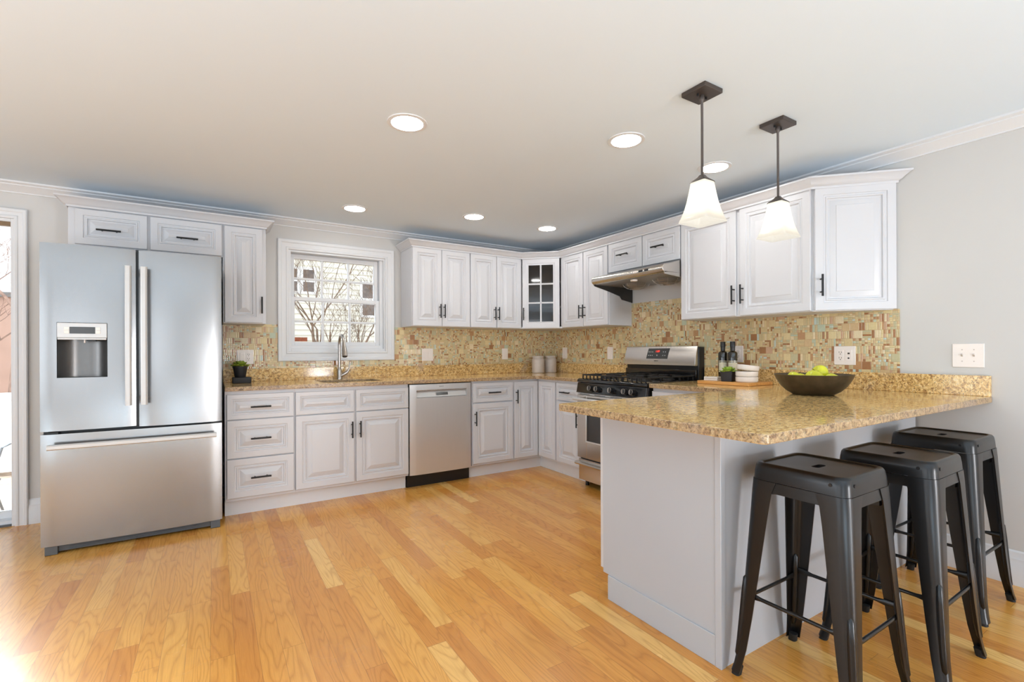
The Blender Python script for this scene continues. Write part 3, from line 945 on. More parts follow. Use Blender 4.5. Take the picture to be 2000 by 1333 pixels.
# centre seal gap and hinge covers
MB(fo).box(-3.724, -0.765, 0.71, -3.714, -0.712, 1.77).build('door_seal', M['blackpl'], fr)
mb = MB(fo)
for hx in (-4.13, -3.345):
    mb.box(hx, -0.770, 0.690, hx + 0.05, -0.72, 0.700)
mb.box(-4.15, -0.735, 0.688, -3.285, -0.712, 0.708)
mb.build('hinge_cover', M['blackpl'], fr, bevel=0.001)
# dispenser
dp = MB(fo).box(-4.080, -0.792, 1.240, -3.861, -0.72, 1.326).build('dispenser_panel', M['satin'], dl, bevel=0.002)
MB(fo).box(-4.078, -0.7935, 1.229, -3.863, -0.76, 1.239).build('button_strip', M['satin'], dp, bevel=0.001)
MB(fo).box(-4.026, -0.7945, 1.264, -3.914, -0.791, 1.303).build('display', M['screen'], dp)
for bx0, bx1 in ((-4.050, -4.028), (-3.912, -3.890)):
    for bz in (1.265, 1.285):
        MB(fo).box(bx0, -0.7938, bz, bx1, -0.791, bz + 0.017).build('button', M['plate'], dp, bevel=0.0008)
mb = MB(fo)  # curved niche
n = 14
rings = []
for z in (1.012, 1.229):
    rr = []
    for i in range(n + 1):
        u = i / n * 2 - 1
        rr.append((-3.9705 + u * 0.1105, -0.785 + 0.068 * (1 - abs(u) ** 3.2), z))
    rings.append(rr)
mb.loft(rings, closed=False, cap=False)
mb.add([(-4.081, -0.785, 1.012)] + rings[0][1:-1] + [(-3.860, -0.785, 1.012)], [list(range(n + 1))])
mb.add([(-4.081, -0.785, 1.229)] + rings[1][1:-1] + [(-3.860, -0.785, 1.229)], [list(range(n + 1))])
mb.build('dispenser_niche', M['niche'], dl, smooth=40)
mb = MB(fo).cyl((-3.965, -0.765, 1.229), (-3.965, -0.765, 1.212), 0.004, 10)
mb.build('water_nozzle', M['plate'], dl)
MB(fo).box(-3.955, -0.775, 1.221, -3.915, -0.735, 1.229).build('ice_chute', M['blackpl'], dl)
def bow_handle(name, parent, p, q, out, w_, off, Yf):
    """flat bar handle with standoffs between p and q (x,z)"""
    mb = MB(off)
    n = 10
    rings = []
    vert = abs(p[0] - q[0]) < 1e-6
    for i in range(n + 1):
        u = i / n
        x = p[0] + (q[0] - p[0]) * u; z = p[1] + (q[1] - p[1]) * u
        y = Yf - out - 0.006 * math.sin(PI * u)
        hw = w_ / 2
        prof = [(-hw, 0.006), (-hw * 0.9, -0.004), (-hw * 0.5, -0.009), (hw * 0.5, -0.009), (hw * 0.9, -0.004), (hw, 0.006), (hw * 0.7, 0.010), (-hw * 0.7, 0.010)]
        rings.append([(x + (a if vert else 0), y + b, z + (0 if vert else a)) for a, b in prof])
    mb.loft(rings)
    for u in (0.05, 0.95):
        x = p[0] + (q[0] - p[0]) * u; z = p[1] + (q[1] - p[1]) * u
        mb.cyl((x, Yf + 0.004, z), (x, Yf - out + 0.006, z), 0.009, 12)
    return mb.build(name, M['satin'], parent, smooth=35)
bow_handle('handle', dl, (-3.757, 0.838), (-3.757, 1.672), 0.048, 0.032, fo, -0.786)
bow_handle('handle', dr, (-3.682, 0.838), (-3.682, 1.672), 0.048, 0.034, fo, -0.786)
bow_handle('handle', dd, (-4.114, 0.622), (-3.310, 0.622), 0.050, 0.032, fo, -0.788)
# base grille
gm = MB(fo)
gm.box(-4.140, -0.770, 0.002, -4.085, -0.70, 0.050).box(-3.345, -0.770, 0.002, -3.292, -0.70, 0.050).box(-4.085, -0.752, 0.012, -3.345, -0.715, 0.050)
for z in (0.020, 0.031, 0.042):
    gm.box(-4.04, -0.757, z - 0.0025, -3.39, -0.752, z + 0.0025)
gm.build('base_grille', M['grey'], fr, bevel=0.0015)

# ------------------------------------------------------------------ dishwasher
dw = empty('dishwasher', 'stainless steel dishwasher with pocket handle between the white base cabinets', 'dishwasher', (-1.651, 0, 0))
do = (-1.651, 0, 0)
MB(do).box(-1.940, -0.605, 0.112, -1.357, -0.06, 0.880).build('body', M['blackpl'], dw)
H2 = (-1.880, -1.412, 0.762, 0.828)
d1, Yw = bulged_door('door', -1.938, -1.366, 0.114, 0.874, -0.632, -0.607, 0.005, dw, do, M['steel2'], H2, nx=12)
mb = MB(do)
mb.extr([(-0.636, 0.764), (-0.630, 0.764), (-0.6065, 0.824), (-0.6065, 0.764)][::-1], 'x', -1.879, -1.413)
pk = mb.build('pocket_handle', M['satin'], d1)
MB(do).box(-1.879, -0.640, 0.822, -1.413, -0.608, 0.828).build('handle_lip', M['steelh'], d1, bevel=0.001)
mb = MB(do)
mb.add([(-1.700, -0.6295, 0.778), (-1.590, -0.6295, 0.778), (-1.590, -0.6215, 0.800), (-1.700, -0.6215, 0.800), (-1.700, -0.615, 0.778), (-1.590, -0.615, 0.778), (-1.590, -0.610, 0.800), (-1.700, -0.610, 0.800)],
       [(0, 1, 2, 3), (4, 7, 6, 5), (0, 4, 5, 1), (3, 2, 6, 7), (0, 3, 7, 4), (1, 5, 6, 2)])
mb.build('display', M['screen'], d1)
text_mesh('maker_mark', 'BOSCH', 0.012, M['mark'], d1, Matrix.Translation((-1.655 + 1.651, Yw(-1.655) - 0.0006, 0.852)) @ Matrix.Rotation(PI / 2, 4, 'X'))
MB(do).box(-1.942, -0.560, 0.0, -1.354, -0.545, 0.112).build('toe_kick', M['blackpl'], dw)

# ------------------------------------------------------------------ gas range (local frame like the right-wall cabinets)
RY = -1.276
rg = empty('gas_range', 'stainless and black gas range with five front knobs under the hood', 'range', (0, RY, 0), RB)
RW = 0.770
MB().box(0.003, -0.640, 0.05, RW - 0.003, -0.03, 0.900).build('body', M['blackpl'], rg, bevel=0.002)
# feet
for fx in (0.04, RW - 0.06):
    for fy in (-0.60, -0.10):
        MB().cyl((fx, fy, 0.0), (fx, fy, 0.05), 0.016, 12).build('foot', M['blackpl'], rg)
# storage drawer
sd = MB().box(0.010, -0.668, 0.058, RW - 0.010, -0.641, 0.236).build('storage_drawer', M['steelh'], rg, bevel=0.003)
mb = MB()
mb.loft([[(x, -0.668 - a, 0.196 + b) for a, b in ((0, -0.010), (0.034, -0.006), (0.044, 0.006), (0.036, 0.018), (0, 0.022))] for x in (0.0, RW)])
mb.build('handle', M['steelh'], sd, smooth=30)
# oven door (frame + window)
od = MB()
wx0, wx1, wz0, wz1 = 0.125, RW - 0.125, 0.400, 0.640
od.box(0.006, -0.680, 0.250, wx0, -0.641, 0.780).box(wx1, -0.680, 0.250, RW - 0.006, -0.641, 0.780)
od.box(wx0, -0.680, 0.250, wx1, -0.641, wz0).box(wx0, -0.680, wz1, wx1, -0.641, 0.780)
od_o = od.build('oven_door', M['steelh'], rg, bevel=0.002)
MB().box(wx0 - 0.004, -0.6785, wz0 - 0.004, wx1 + 0.004, -0.650, wz1 + 0.004).build('oven_window', M['dark'], od_o, bevel=0.002)
mb = MB()
for (a, b_, c_, d_) in ((wx0 - 0.008, wx1 + 0.008, wz0 - 0.012, wz0 - 0.002), (wx0 - 0.008, wx1 + 0.008, wz1 + 0.002, wz1 + 0.012), (wx0 - 0.012, wx0 - 0.002, wz0 - 0.012, wz1 + 0.012), (wx1 + 0.002, wx1 + 0.012, wz0 - 0.012, wz1 + 0.012)):
    mb.box(a, -0.6835, c_, b_, -0.680, d_)
mb.build('window_trim', M['satin'], od_o, bevel=0.001)
mb = MB()
mb.tube([(0.012, -0.730, 0.748), (RW - 0.012, -0.730, 0.748)], 0.013, 14)
for hx in (0.035, RW - 0.035): mb.cyl((hx, -0.680, 0.748), (hx, -0.730, 0.748), 0.010, 10)
mb.build('handle', M['satin'], od_o)
# vent strip between door and control panel
mb = MB()
mb.box(0.004, -0.672, 0.782, RW - 0.004, -0.641, 0.797)
vt = mb.build('vent_trim', M['satin'], rg, bevel=0.001)
mb = MB()
for i in range(4): mb.box(0.03 + i * 0.185, -0.6735, 0.786, 0.155 + i * 0.185, -0.672, 0.790)
mb.build('vent_slots', M['blackpl'], vt)
# control panel
mb = MB()
mb.extr([(-0.641, 0.800), (-0.688, 0.800), (-0.684, 0.812), (-0.672, 0.874), (-0.668, 0.884), (-0.641, 0.884)], 'x', 0.0, RW)
cp = mb.build('control_panel', M['dark'], rg, bevel=0.003)
for ky in (1.461, 1.541, 1.700, 1.848, 1.925):
    kx = ky + RY
    base_ = Vector((kx, -0.679, 0.840)); nn = Vector((0, -0.981, 0.19))
    mb = MB()
    mb.tube([base_, base_ + nn * 0.006], 0.027, 24)
    mb.tube([base_ + nn * 0.006, base_ + nn * 0.030], [0.022, 0.019], 24)
    k = mb.build('knob', M['blackpl'], rg, smooth=35)
    mb = MB(); pts = []
    tt = Vector((1, 0, 0)); bb = nn.cross(tt)
    c0 = base_ + nn * 0.031
    mb.tube([c0 + (tt * math.cos(a) + bb * math.sin(a)) * 0.0195 for a in [i * 2 * PI / 24 for i in range(25)]], 0.0014, 6, cap=False)
    mb.box(kx - 0.004, base_.y - 0.042, 0.832, kx + 0.004, base_.y - 0.028, 0.862)
    mb.build('knob_ring', M['nickel'], k)
# cooktop
mb = MB()
mb.extr([(-0.030, 0.900), (-0.668, 0.886), (-0.676, 0.892), (-0.672, 0.910), (-0.655, 0.918), (-0.030, 0.918)], 'x', -0.002, RW + 0.002)
ck = mb.build('cooktop', M['dark'], rg, bevel=0.003)
for (bx0, by0, rr) in ((0.18, -0.50, 0.048), (0.18, -0.22, 0.038), (0.385, -0.36, 0.042), (0.59, -0.50, 0.052), (0.59, -0.22, 0.036)):
    mb = MB()
    mb.lathe([(rr + 0.012, 0), (rr + 0.010, 0.006), (rr, 0.010), (rr * 0.98, 0.016), (rr * 0.6, 0.019), (0.001, 0.019)], (bx0, by0, 0.918), 28)
    mb.build('burner', M['iron'], rg, smooth=35)
def grate(x0, x1, cx_list):
    mb = MB()
    z0, z1 = 0.944, 0.954
    b = 0.0055
    y0, y1 = -0.640, -0.105
    for y in (y0, y1): mb.box(x0, y - b, z0, x1, y + b, z1)
    for x in (x0 + b, x1 - b): mb.box(x - b, y0, z0, x + b, y1, z1)
    mb.box(x0, (y0 + y1) / 2 - b, z0, x1, (y0 + y1) / 2 + b, z1)
    cx = (x0 + x1) / 2
    for cy in ((y0 * 0.75 + y1 * 0.25), (y0 * 0.25 + y1 * 0.75)):
        for dx, dy in ((1, 0), (-1, 0), (0, 1), (0, -1)):
            ex = x1 - b if dx > 0 else x0 + b
            if dx: mb.box(min(cx + dx * 0.03, ex), cy - b * .8, z0, max(cx + dx * 0.03, ex), cy + b * .8, z1 + .004)
            else: mb.box(cx - b * .8, min(cy + dy * 0.03, cy + dy * 0.135), z0, cx + b * .8, max(cy + dy * 0.03, cy + dy * 0.135), z1 + .004)
    for k in range(6):
        x = x0 + b + (x1 - x0 - 2 * b) * k / 5
        mb.box(x - 0.004, y0 - b, 0.918, x + 0.004, y0 + b, z0)
        mb.box(x - 0.004, y1 - b, 0.918, x + 0.004, y1 + b, z0)
    for y in (y0 * .7 + y1 * .3, y0 * .3 + y1 * .7):
        for x in (x0 + b, x1 - b): mb.box(x - b, y - 0.004, 0.918, x + b, y + 0.004, z0)
    return mb.build('grate', M['iron'], rg, bevel=0.0015, seg=1)
grate(0.030, 0.268, None); grate(0.272, 0.498, None); grate(0.502, 0.740, None)
# backguard
mb = MB()
mb.box(0.0, -0.080, 0.918, RW, -0.010, 1.182)
bg = mb.build('backguard', M['blackpl'], rg, bevel=0.006)
mb = MB()
mb.box(0.004, -0.100, 0.935, RW - 0.012, -0.080, 0.998)
mb.build('lower_panel', M['dark'], bg, bevel=0.003)
mb = MB()
pf = []
for i in range(9):
    u = i / 8
    pf.append((-0.118 + 0.034 * u ** 1.8, 1.030 + 0.158 * u))
pf = pf + [(-0.080, 1.190), (-0.078, 1.030)]
mb.extr(pf, 'x', 0.004, RW - 0.008)
fp = mb.build('fascia', M['steelh'], bg, bevel=0.003, smooth=40)
def fy(z):
    u = (z - 1.030) / 0.158
    return -0.118 + 0.034 * max(u, 0) ** 1.8
mb = MB()
rows = []
zz = [1.084 + 0.088 * i / 4 for i in range(5)]
mb.loft([[(0.262 + (z - 1.084) * 0.12, fy(z) - 0.0025, z), (0.488 + (z - 1.084) * 0.12, fy(z) - 0.0025, z), (0.488 + (z - 1.084) * 0.12, fy(z) + 0.002, z), (0.262 + (z - 1.084) * 0.12, fy(z) + 0.002, z)] for z in zz])
dsp = mb.build('display_panel', M['screen'], fp)
def on_fascia(x, z, d=0.0032):
    tilt = math.atan2(fy(z + 0.01) - fy(z - 0.01), 0.02)
    return Matrix.Translation((x, fy(z) - d, z)) @ Matrix.Rotation(PI / 2 - tilt, 4, 'X')
text_mesh('clock_digits', '1:09', 0.026, M['red'], fp, on_fascia(0.378, 1.146))
mb = MB()
for row, z in enumerate((1.142, 1.112)):
    for x in (0.285, 0.305, 0.325, 0.440, 0.462):
        mb.box(x - 0.004, fy(z) - 0.0034, z - 0.003, x + 0.004, fy(z) - 0.0024, z + 0.003)
mb.box(0.372, fy(1.112) - 0.0034, 1.106, 0.382, fy(1.112) - 0.0024, 1.118)
mb.build('button_marks', M['lightmark'], fp)
text_mesh('maker_mark', 'BOSCH', 0.013, M['mark'], fp, on_fascia(0.372, 1.066, 0.0012))

# ------------------------------------------------------------------ range hood
HY = -1.270
hd = empty('range_hood', 'stainless under-cabinet range hood with rounded front edge above the gas range', 'range hood', (0, HY, 1.60), RB)
ho = (0, 0, 1.60)
HW = 0.786
# canopy shell: outer profile in (y,z)
outp = [(-0.008, 1.846), (-0.300, 1.846), (-0.455, 1.800)]
for i in range(9):
    a = math.radians(115 + i * 150 / 8)
    outp.append((-0.472 + 0.034 * math.cos(a), 1.768 + 0.034 * math.sin(a)))
top_in = outp[:]
mb = MB(ho)
poly = outp + [(-0.455, 1.738), (-0.30, 1.742), (-0.008, 1.742)]
mb.extr(poly, 'x', 0.001, HW - 0.001)
mb.build('canopy', M['steelh'], hd, bevel=0.002, smooth=35)
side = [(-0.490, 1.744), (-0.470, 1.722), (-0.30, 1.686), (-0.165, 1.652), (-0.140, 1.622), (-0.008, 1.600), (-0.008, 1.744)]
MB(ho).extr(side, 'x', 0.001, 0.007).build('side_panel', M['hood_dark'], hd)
side2 = [(-0.490, 1.744), (-0.485, 1.726), (-0.008, 1.690), (-0.008, 1.744)]
MB(ho).extr(side2, 'x', HW - 0.007, HW - 0.001).build('side_panel', M['steelh'], hd)
mb = MB(ho).box(0.007, -0.455, 1.733, HW - 0.007, -0.020, 1.7415)
mb.build('filter_panel', M['hood_under'], hd, bevel=0.001)
for (gx, gy) in ((0.235, -0.20), (0.565, -0.20)):
    mb = MB(ho)
    mb.lathe([(0.095, 1.733), (0.088, 1.722), (0.060, 1.706), (0.020, 1.702), (0.001, 1.702)], (gx, gy, 0), 28)
    fan = mb.build('fan_cover', M['hood_under'], hd, smooth=40)
    mb = MB(ho)
    for rr, z in ((0.100, 1.712), (0.080, 1.698), (0.055, 1.690), (0.028, 1.688)):
        mb.tube([(gx + rr * math.cos(a), gy + rr * math.sin(a), z) for a in [i * 2 * PI / 24 for i in range(25)]], 0.0018, 6, cap=False)
    for i in range(8):
        a = i * PI / 4
        mb.tube([(gx + rr * math.cos(a), gy + rr * math.sin(a), z) for rr, z in ((0.112, 1.731), (0.100, 1.712), (0.080, 1.698), (0.055, 1.690), (0.028, 1.688))], 0.0018, 6)
    mb.build('wire_guard', M['nickel'], fan)
for i in range(3):
    MB(ho).box(0.492 + i * 0.058, -0.5085, 1.764, 0.530 + i * 0.058, -0.500, 1.780).build('switch', M['plate'] if i == 0 else M['blackpl'], hd, bevel=0.001)
mb = MB(ho).lathe([(0.030, 1.7325), (0.028, 1.722), (0.001, 1.720)], (0.40, -0.40, 0), 20)
mb.build('lamp_lens', M['plate'], hd, smooth=40)

# ------------------------------------------------------------------ sink and tap
sk = empty('kitchen_sink', 'undermount stainless sink basin set in the granite below the window', 'sink', (-2.365, -0.355, 0.70))
so = (-2.365, -0.355, 0.70)
mb = MB(so)
ro_ = rrect(-2.602, -0.547, -2.128, -0.163, 0.05)
ri = rrect(-2.598, -0.543, -2.132, -0.167, 0.048)
rb = rrect(-2.580, -0.525, -2.150, -0.185, 0.04)
mb.loft([[(x, y, 0.8815) for x, y in ri], [(x, y, 0.72) for x, y in rb]], cap=False)
mb.add([(x, y, 0.72) for x, y in rb], [list(range(len(rb)))])
mb.loft([[(x, y, 0.8815) for x, y in rrect(-2.615, -0.56, -2.115, -0.15, 0.055)], [(x, y, 0.8815) for x, y in ri]], cap=False)
so_ = mb.build('basin', M['steelh'], sk, smooth=40)
sol = so_.modifiers.new('t', 'SOLIDIFY'); sol.thickness = 0.0015; sol.offset = 1
MB(so).lathe([(0.040, 0.722), (0.036, 0.726), (0.001, 0.724)], (-2.365, -0.355, 0), 24).build('drain', M['nickel'], sk)

tp = empty('kitchen_tap', 'brushed nickel gooseneck pull-down tap standing behind the sink', 'tap', (-2.388, -0.100, TOP))
to = (-2.388, -0.100, TOP)
mb = MB(to)
mb.lathe([(0.026, 0), (0.026, 0.008), (0.022, 0.016), (0.021, 0.070), (0.016, 0.090), (0.0125, 0.105)], (-2.388, -0.100, TOP), 24)
bd = mb.build('tap_body', M['nickel'], tp, smooth=40)
pts = [(-2.388, -0.100, TOP + 0.10), (-2.388, -0.100, TOP + 0.30)]
for i in range(1, 13):
    a = PI - i * (PI * 0.93) / 12
    pts.append((-2.388, -0.100 - 0.085 * (1 + math.cos(a)), TOP + 0.30 + 0.085 * math.sin(a)))
MB(to).tube(pts, 0.0115, 16).build('gooseneck', M['nickel'], tp, smooth=50)
e_ = Vector(pts[-1]); dr_ = (Vector(pts[-1]) - Vector(pts[-2])).normalized()
mb = MB(to)
mb.tube([e_ - dr_ * 0.01, e_ + dr_ * 0.02, e_ + dr_ * 0.075, e_ + dr_ * 0.125], [0.0118, 0.015, 0.021, 0.0225], 20)
sh_ = mb.build('spray_head', M['nickel'], tp, smooth=50)
MB(to).tube([e_ + dr_ * 0.1252, e_ + dr_ * 0.129], 0.019, 20).build('nozzle', M['blackpl'], sh_)
mb = MB(to)
mb.tube([(-2.375, -0.103, TOP + 0.030), (-2.350, -0.108, TOP + 0.042), (-2.322, -0.112, TOP + 0.062), (-2.306, -0.114, TOP + 0.092), (-2.302, -0.115, TOP + 0.150)], [0.017, 0.015, 0.012, 0.0075, 0.005], 16)
mb.build('lever', M['nickel'], tp, smooth=50)

# ------------------------------------------------------------------ lights on the ceiling
spots = [(-2.507, -2.181, 'largest round recessed ceiling light, left of the pendant lamps'), (-1.437, -2.606, 'recessed ceiling light midway between the big left one and the pendants'),
         (-0.692, -2.618, 'recessed ceiling light partly behind the rod of the left pendant'), (-2.376, -0.610, 'recessed ceiling light in front of the window'),
         (-1.464, -0.890, 'recessed ceiling light above the wall cabinets right of the window'), (-0.709, -0.898, 'recessed ceiling light nearest the glass corner cabinet')]
proto = None
for (lx, ly, lab) in spots:
    if proto is None:
        proto = empty('recessed_light', lab, 'ceiling light', (lx, ly, CZ), 0, 'recessed ceiling lights')
        mb = MB().lathe([(0.098, 0.0), (0.097, -0.004), (0.078, -0.005), (0.077, 0.0)], (0, 0, 0), 40, cap=False)
        mb.build('trim_ring', M['trim'], proto, smooth=40)
        MB().lathe([(0.0765, 0.0), (0.0765, -0.0025), (0.0005, -0.003)], (0, 0, 0), 40).build('diffuser', M['lamp'], proto, smooth=0)
    else:
        c = copy_tree(proto); c.location = (lx, ly, CZ); c['label'] = lab

def pendant(x, y, label):
    r = empty('pendant_lamp', label, 'pendant lamp', (x, y, CZ), 0, 'pendant lamps over the peninsula')
    MB().box(-0.060, -0.060, -0.020, 0.060, 0.060, 0).build('canopy', M['bronze'], r, bevel=0.002)
    for sx in (-1, 1):
        MB().cyl((sx * 0.028, 0, -0.020), (sx * 0.028, 0, -0.030), 0.005, 10).build('screw', M['black'], r)
    mb = MB()
    mb.lathe([(0.011, -0.020), (0.012, -0.034), (0.008, -0.046), (0.0055, -0.050), (0.0055, -0.372)], (0, 0, 0), 14)
    mb.build('rod', M['bronze'], r, smooth=40)
    def sq(h, z, rr): return [(px, py, z) for px, py in rrect(-h, -h, h, h, rr, 3)]
    MB().loft([sq(0.010, -0.368, 0.004), sq(0.016, -0.378, 0.004), sq(0.036, -0.396, 0.004), sq(0.038, -0.400, 0.004)]).build('socket_cap', M['bronze'], r, smooth=30)
    zs = [(-0.398, 0.0335), (-0.420, 0.0365), (-0.450, 0.0405), (-0.485, 0.0460), (-0.520, 0.0535), (-0.550, 0.0620), (-0.575, 0.0710)]
    mb = MB()
    mb.loft([sq(h, z, 0.006) for z, h in zs], cap=False)
    sh = mb.build('glass_shade', M['shade'], r, smooth=30)
    sol = sh.modifiers.new('t', 'SOLIDIFY'); sol.thickness = 0.003; sol.offset = -1
    mb = MB(); mb.lathe([(0.001, -0.418), (0.012, -0.420), (0.013, -0.445), (0.024, -0.470), (0.029, -0.495), (0.024, -0.518), (0.010, -0.528), (0.001, -0.529)], (0, 0, 0), 20)
    mb.build('bulb', M['bulb'], r, smooth=60)
    return r
p = pendant(-1.512, -3.130, 'left and lower-hanging looking pendant lamp with frosted bell shade')
q = copy_tree(p); q.location = (-0.935, -3.142, CZ)
p['label'] = 'left pendant lamp with frosted glass shade, nearer the sink side'
q['label'] = 'right pendant lamp with frosted glass shade, in front of the big wall cabinet'

# ------------------------------------------------------------------ wall plates
def plate(name, label, cat, x, z, wid, hgt, kinds, right=False):
    """kinds: list of 'outlet','decora','toggle','jack','combo' per gang"""
    off = 0.0072 if kinds[0] != 'toggle' else 0.0002
    loc = (x, -off, z) if not right else (-off, x, z)
    r = empty(name, label, cat, loc, RB if right else 0, 'wall plates')
    MB().box(-wid / 2, -0.005, -hgt / 2, wid / 2, 0, hgt / 2).build('cover_plate', M['plate'], r, bevel=0.002)
    n = len(kinds)
    for i, k in enumerate(kinds):
        cx = (i - (n - 1) / 2) * 0.046
        if k in ('outlet', 'jack'):
            f = MB().box(cx - 0.0165, -0.0068, -0.033, cx + 0.0165, -0.0048, 0.033).build('receptacle', M['plate'], r, bevel=0.001)
            s = MB()
            if k == 'outlet':
                for dz in (-0.017, 0.017):
                    s.box(cx - 0.0075, -0.0073, dz - 0.001, cx - 0.0050, -0.0066, dz + 0.009)
                    s.box(cx + 0.0050, -0.0073, dz - 0.001, cx + 0.0075, -0.0066, dz + 0.007)
                    s.cyl((cx, -0.0073, dz - 0.008), (cx, -0.0066, dz - 0.008), 0.0028, 10)
            else:
                s.box(cx - 0.006, -0.0073, 0.008, cx + 0.006, -0.0066, 0.018)
                s.cyl((cx, -0.010, -0.016), (cx, -0.0066, -0.016), 0.005, 12)
            s.build('slots', M['slot'], f)
        elif k == 'decora':
            MB().box(cx - 0.0165, -0.0080, -0.033, cx + 0.0165, -0.0048, 0.033).build('rocker', M['plate'], r, bevel=0.0015)
        elif k == 'toggle':
            f = MB().box(cx - 0.006, -0.0058, -0.012, cx + 0.006, -0.0048, 0.012).build('switch_slot', M['plate'], r)
            MB().extr([(-0.005, -0.006), (-0.016, 0.004), (-0.015, 0.010), (-0.005, 0.006)], 'x', cx - 0.004, cx + 0.004).build('toggle', M['ceramic2'], f, bevel=0.001)
            s = MB()
            for dz in (-0.030, 0.030): s.cyl((cx, -0.0058, dz), (cx, -0.0048, dz), 0.003, 10)
            s.build('screws', M['ceramic2'], r)
    return r
plate('outlet_plate', 'double cover plate with a switch and outlet behind the potted succulent on the tray', 'wall plate', -3.106, 1.115, 0.117, 0.118, ['decora', 'outlet'])
plate('switch_plate', 'double rocker plate on the tiles right of the window', 'wall plate', -1.529, 1.122, 0.118, 0.122, ['decora', 'decora'])
plate('outlet_plate', 'single cover plate on the window wall tiles left of the two canisters', 'wall plate', -0.633, 1.124, 0.074, 0.118, ['decora'])
plate('outlet_plate', 'single cover plate on the range wall just right of the two canisters', 'wall plate', -0.266, 1.131, 0.080, 0.122, ['decora'], True)
plate('outlet_plate', 'single cover plate on the tiles just left of the range backguard', 'wall plate', -0.982, 1.131, 0.078, 0.122, ['decora'], True)
plate('outlet_plate', 'single electrical outlet behind the two dark oil bottles', 'wall plate', -2.334, 1.125, 0.078, 0.122, ['outlet'], True)
plate('outlet_plate', 'double plate with outlet and phone jack above the fruit bowl', 'wall plate', -3.040, 1.117, 0.118, 0.116, ['outlet', 'jack'], True)
plate('switch_plate', 'double toggle light switch plate on the plain wall right of the tiles', 'wall plate', -3.607, 1.120, 0.124, 0.122, ['toggle', 'toggle'], True)

# ------------------------------------------------------------------ things on the worktops
def lathe_thing(name, label, cat, loc, prof, mat, part, n=36, group=None):
    r = empty(name, label, cat, loc, 0, group)
    MB().lathe(prof, (0, 0, 0), n).build(part, mat, r, smooth=40)
    return r
def canister(x, y, label):
    r = empty('canister', label, 'canister', (x, y, TOP), 0, 'canisters in the corner')
    MB().lathe([(0.001, 0), (0.062, 0), (0.068, 0.006), (0.069, 0.140), (0.064, 0.156), (0.059, 0.160), (0.059, 0.164)], (0, 0, 0), 36).build('jar', M['ceramic2'], r, smooth=40)
    MB().lathe([(0.0605, 0.164), (0.0630, 0.168), (0.0635, 0.182), (0.060, 0.187), (0.001, 0.188)], (0, 0, 0), 36).build('lid', M['ceramic2'], r, smooth=40)
    return r
canister(-0.308, -0.175, 'pale ceramic canister in the corner, left one of the pair')
canister(-0.135, -0.165, 'pale ceramic canister in the corner, right one of the pair, nearer the range wall')

def rosette(mb, c, R, n, rng, h=0.03):
    for ring in range(4):
        k = n - ring * 2
        for i in range(k):
            a = 2 * PI * (i + 0.5 * (ring % 2)) / k + rng.uniform(-.12, .12)
            el = (0.15 + 0.36 * ring) + rng.uniform(-.08, .08)
            L = R * (1 - 0.17 * ring)
            d = Vector((math.cos(a) * math.cos(el), math.sin(a) * math.cos(el), math.sin(el)))
            s = Vector((-math.sin(a), math.cos(a), 0)); u = d.cross(s) * -1
            p0 = Vector(c) + Vector((0, 0, 0.002 * ring))
            rings = []
            for t, w_, th_ in ((0.12, 0.10, 0.03), (0.4, 0.20, 0.06), (0.7, 0.27, 0.075), (0.9, 0.20, 0.06), (1.0, 0.03, 0.02)):
                q = p0 + d * (L * t) + Vector((0, 0, 0.10 * R * t * t))
                rings.append([q + s * (w_ * R * math.cos(b)) + u * (th_ * R * math.sin(b)) for b in [j * PI / 3 for j in range(6)]])
            mb.loft(rings)

tray = empty('plant_stand', 'square black tray block under the succulent left of the window', 'tray', (-3.140, -0.190, TOP))
MB().prism(rrect(-0.064, -0.064, 0.064, 0.064, 0.008), 0, 0.045).build('block', M['blackceramic'], tray, bevel=0.003)
pl = empty('potted_succulent', 'small dark pot of olive succulent standing on the black tray', 'potted plant', (-3.150, -0.190, TOP + 0.0455))
MB().lathe([(0.001, 0), (0.036, 0), (0.038, 0.003), (0.050, 0.074), (0.053, 0.076), (0.053, 0.088), (0.049, 0.088), (0.047, 0.078), (0.001, 0.077)], (0, 0, 0), 32).build('pot', M['blackceramic'], pl, smooth=35)
rng = random.Random(3)
mb = MB()
rosette(mb, (0, 0, 0.080), 0.068, 13, rng)
mb.build('leaves', M['leaf'], pl, smooth=60)

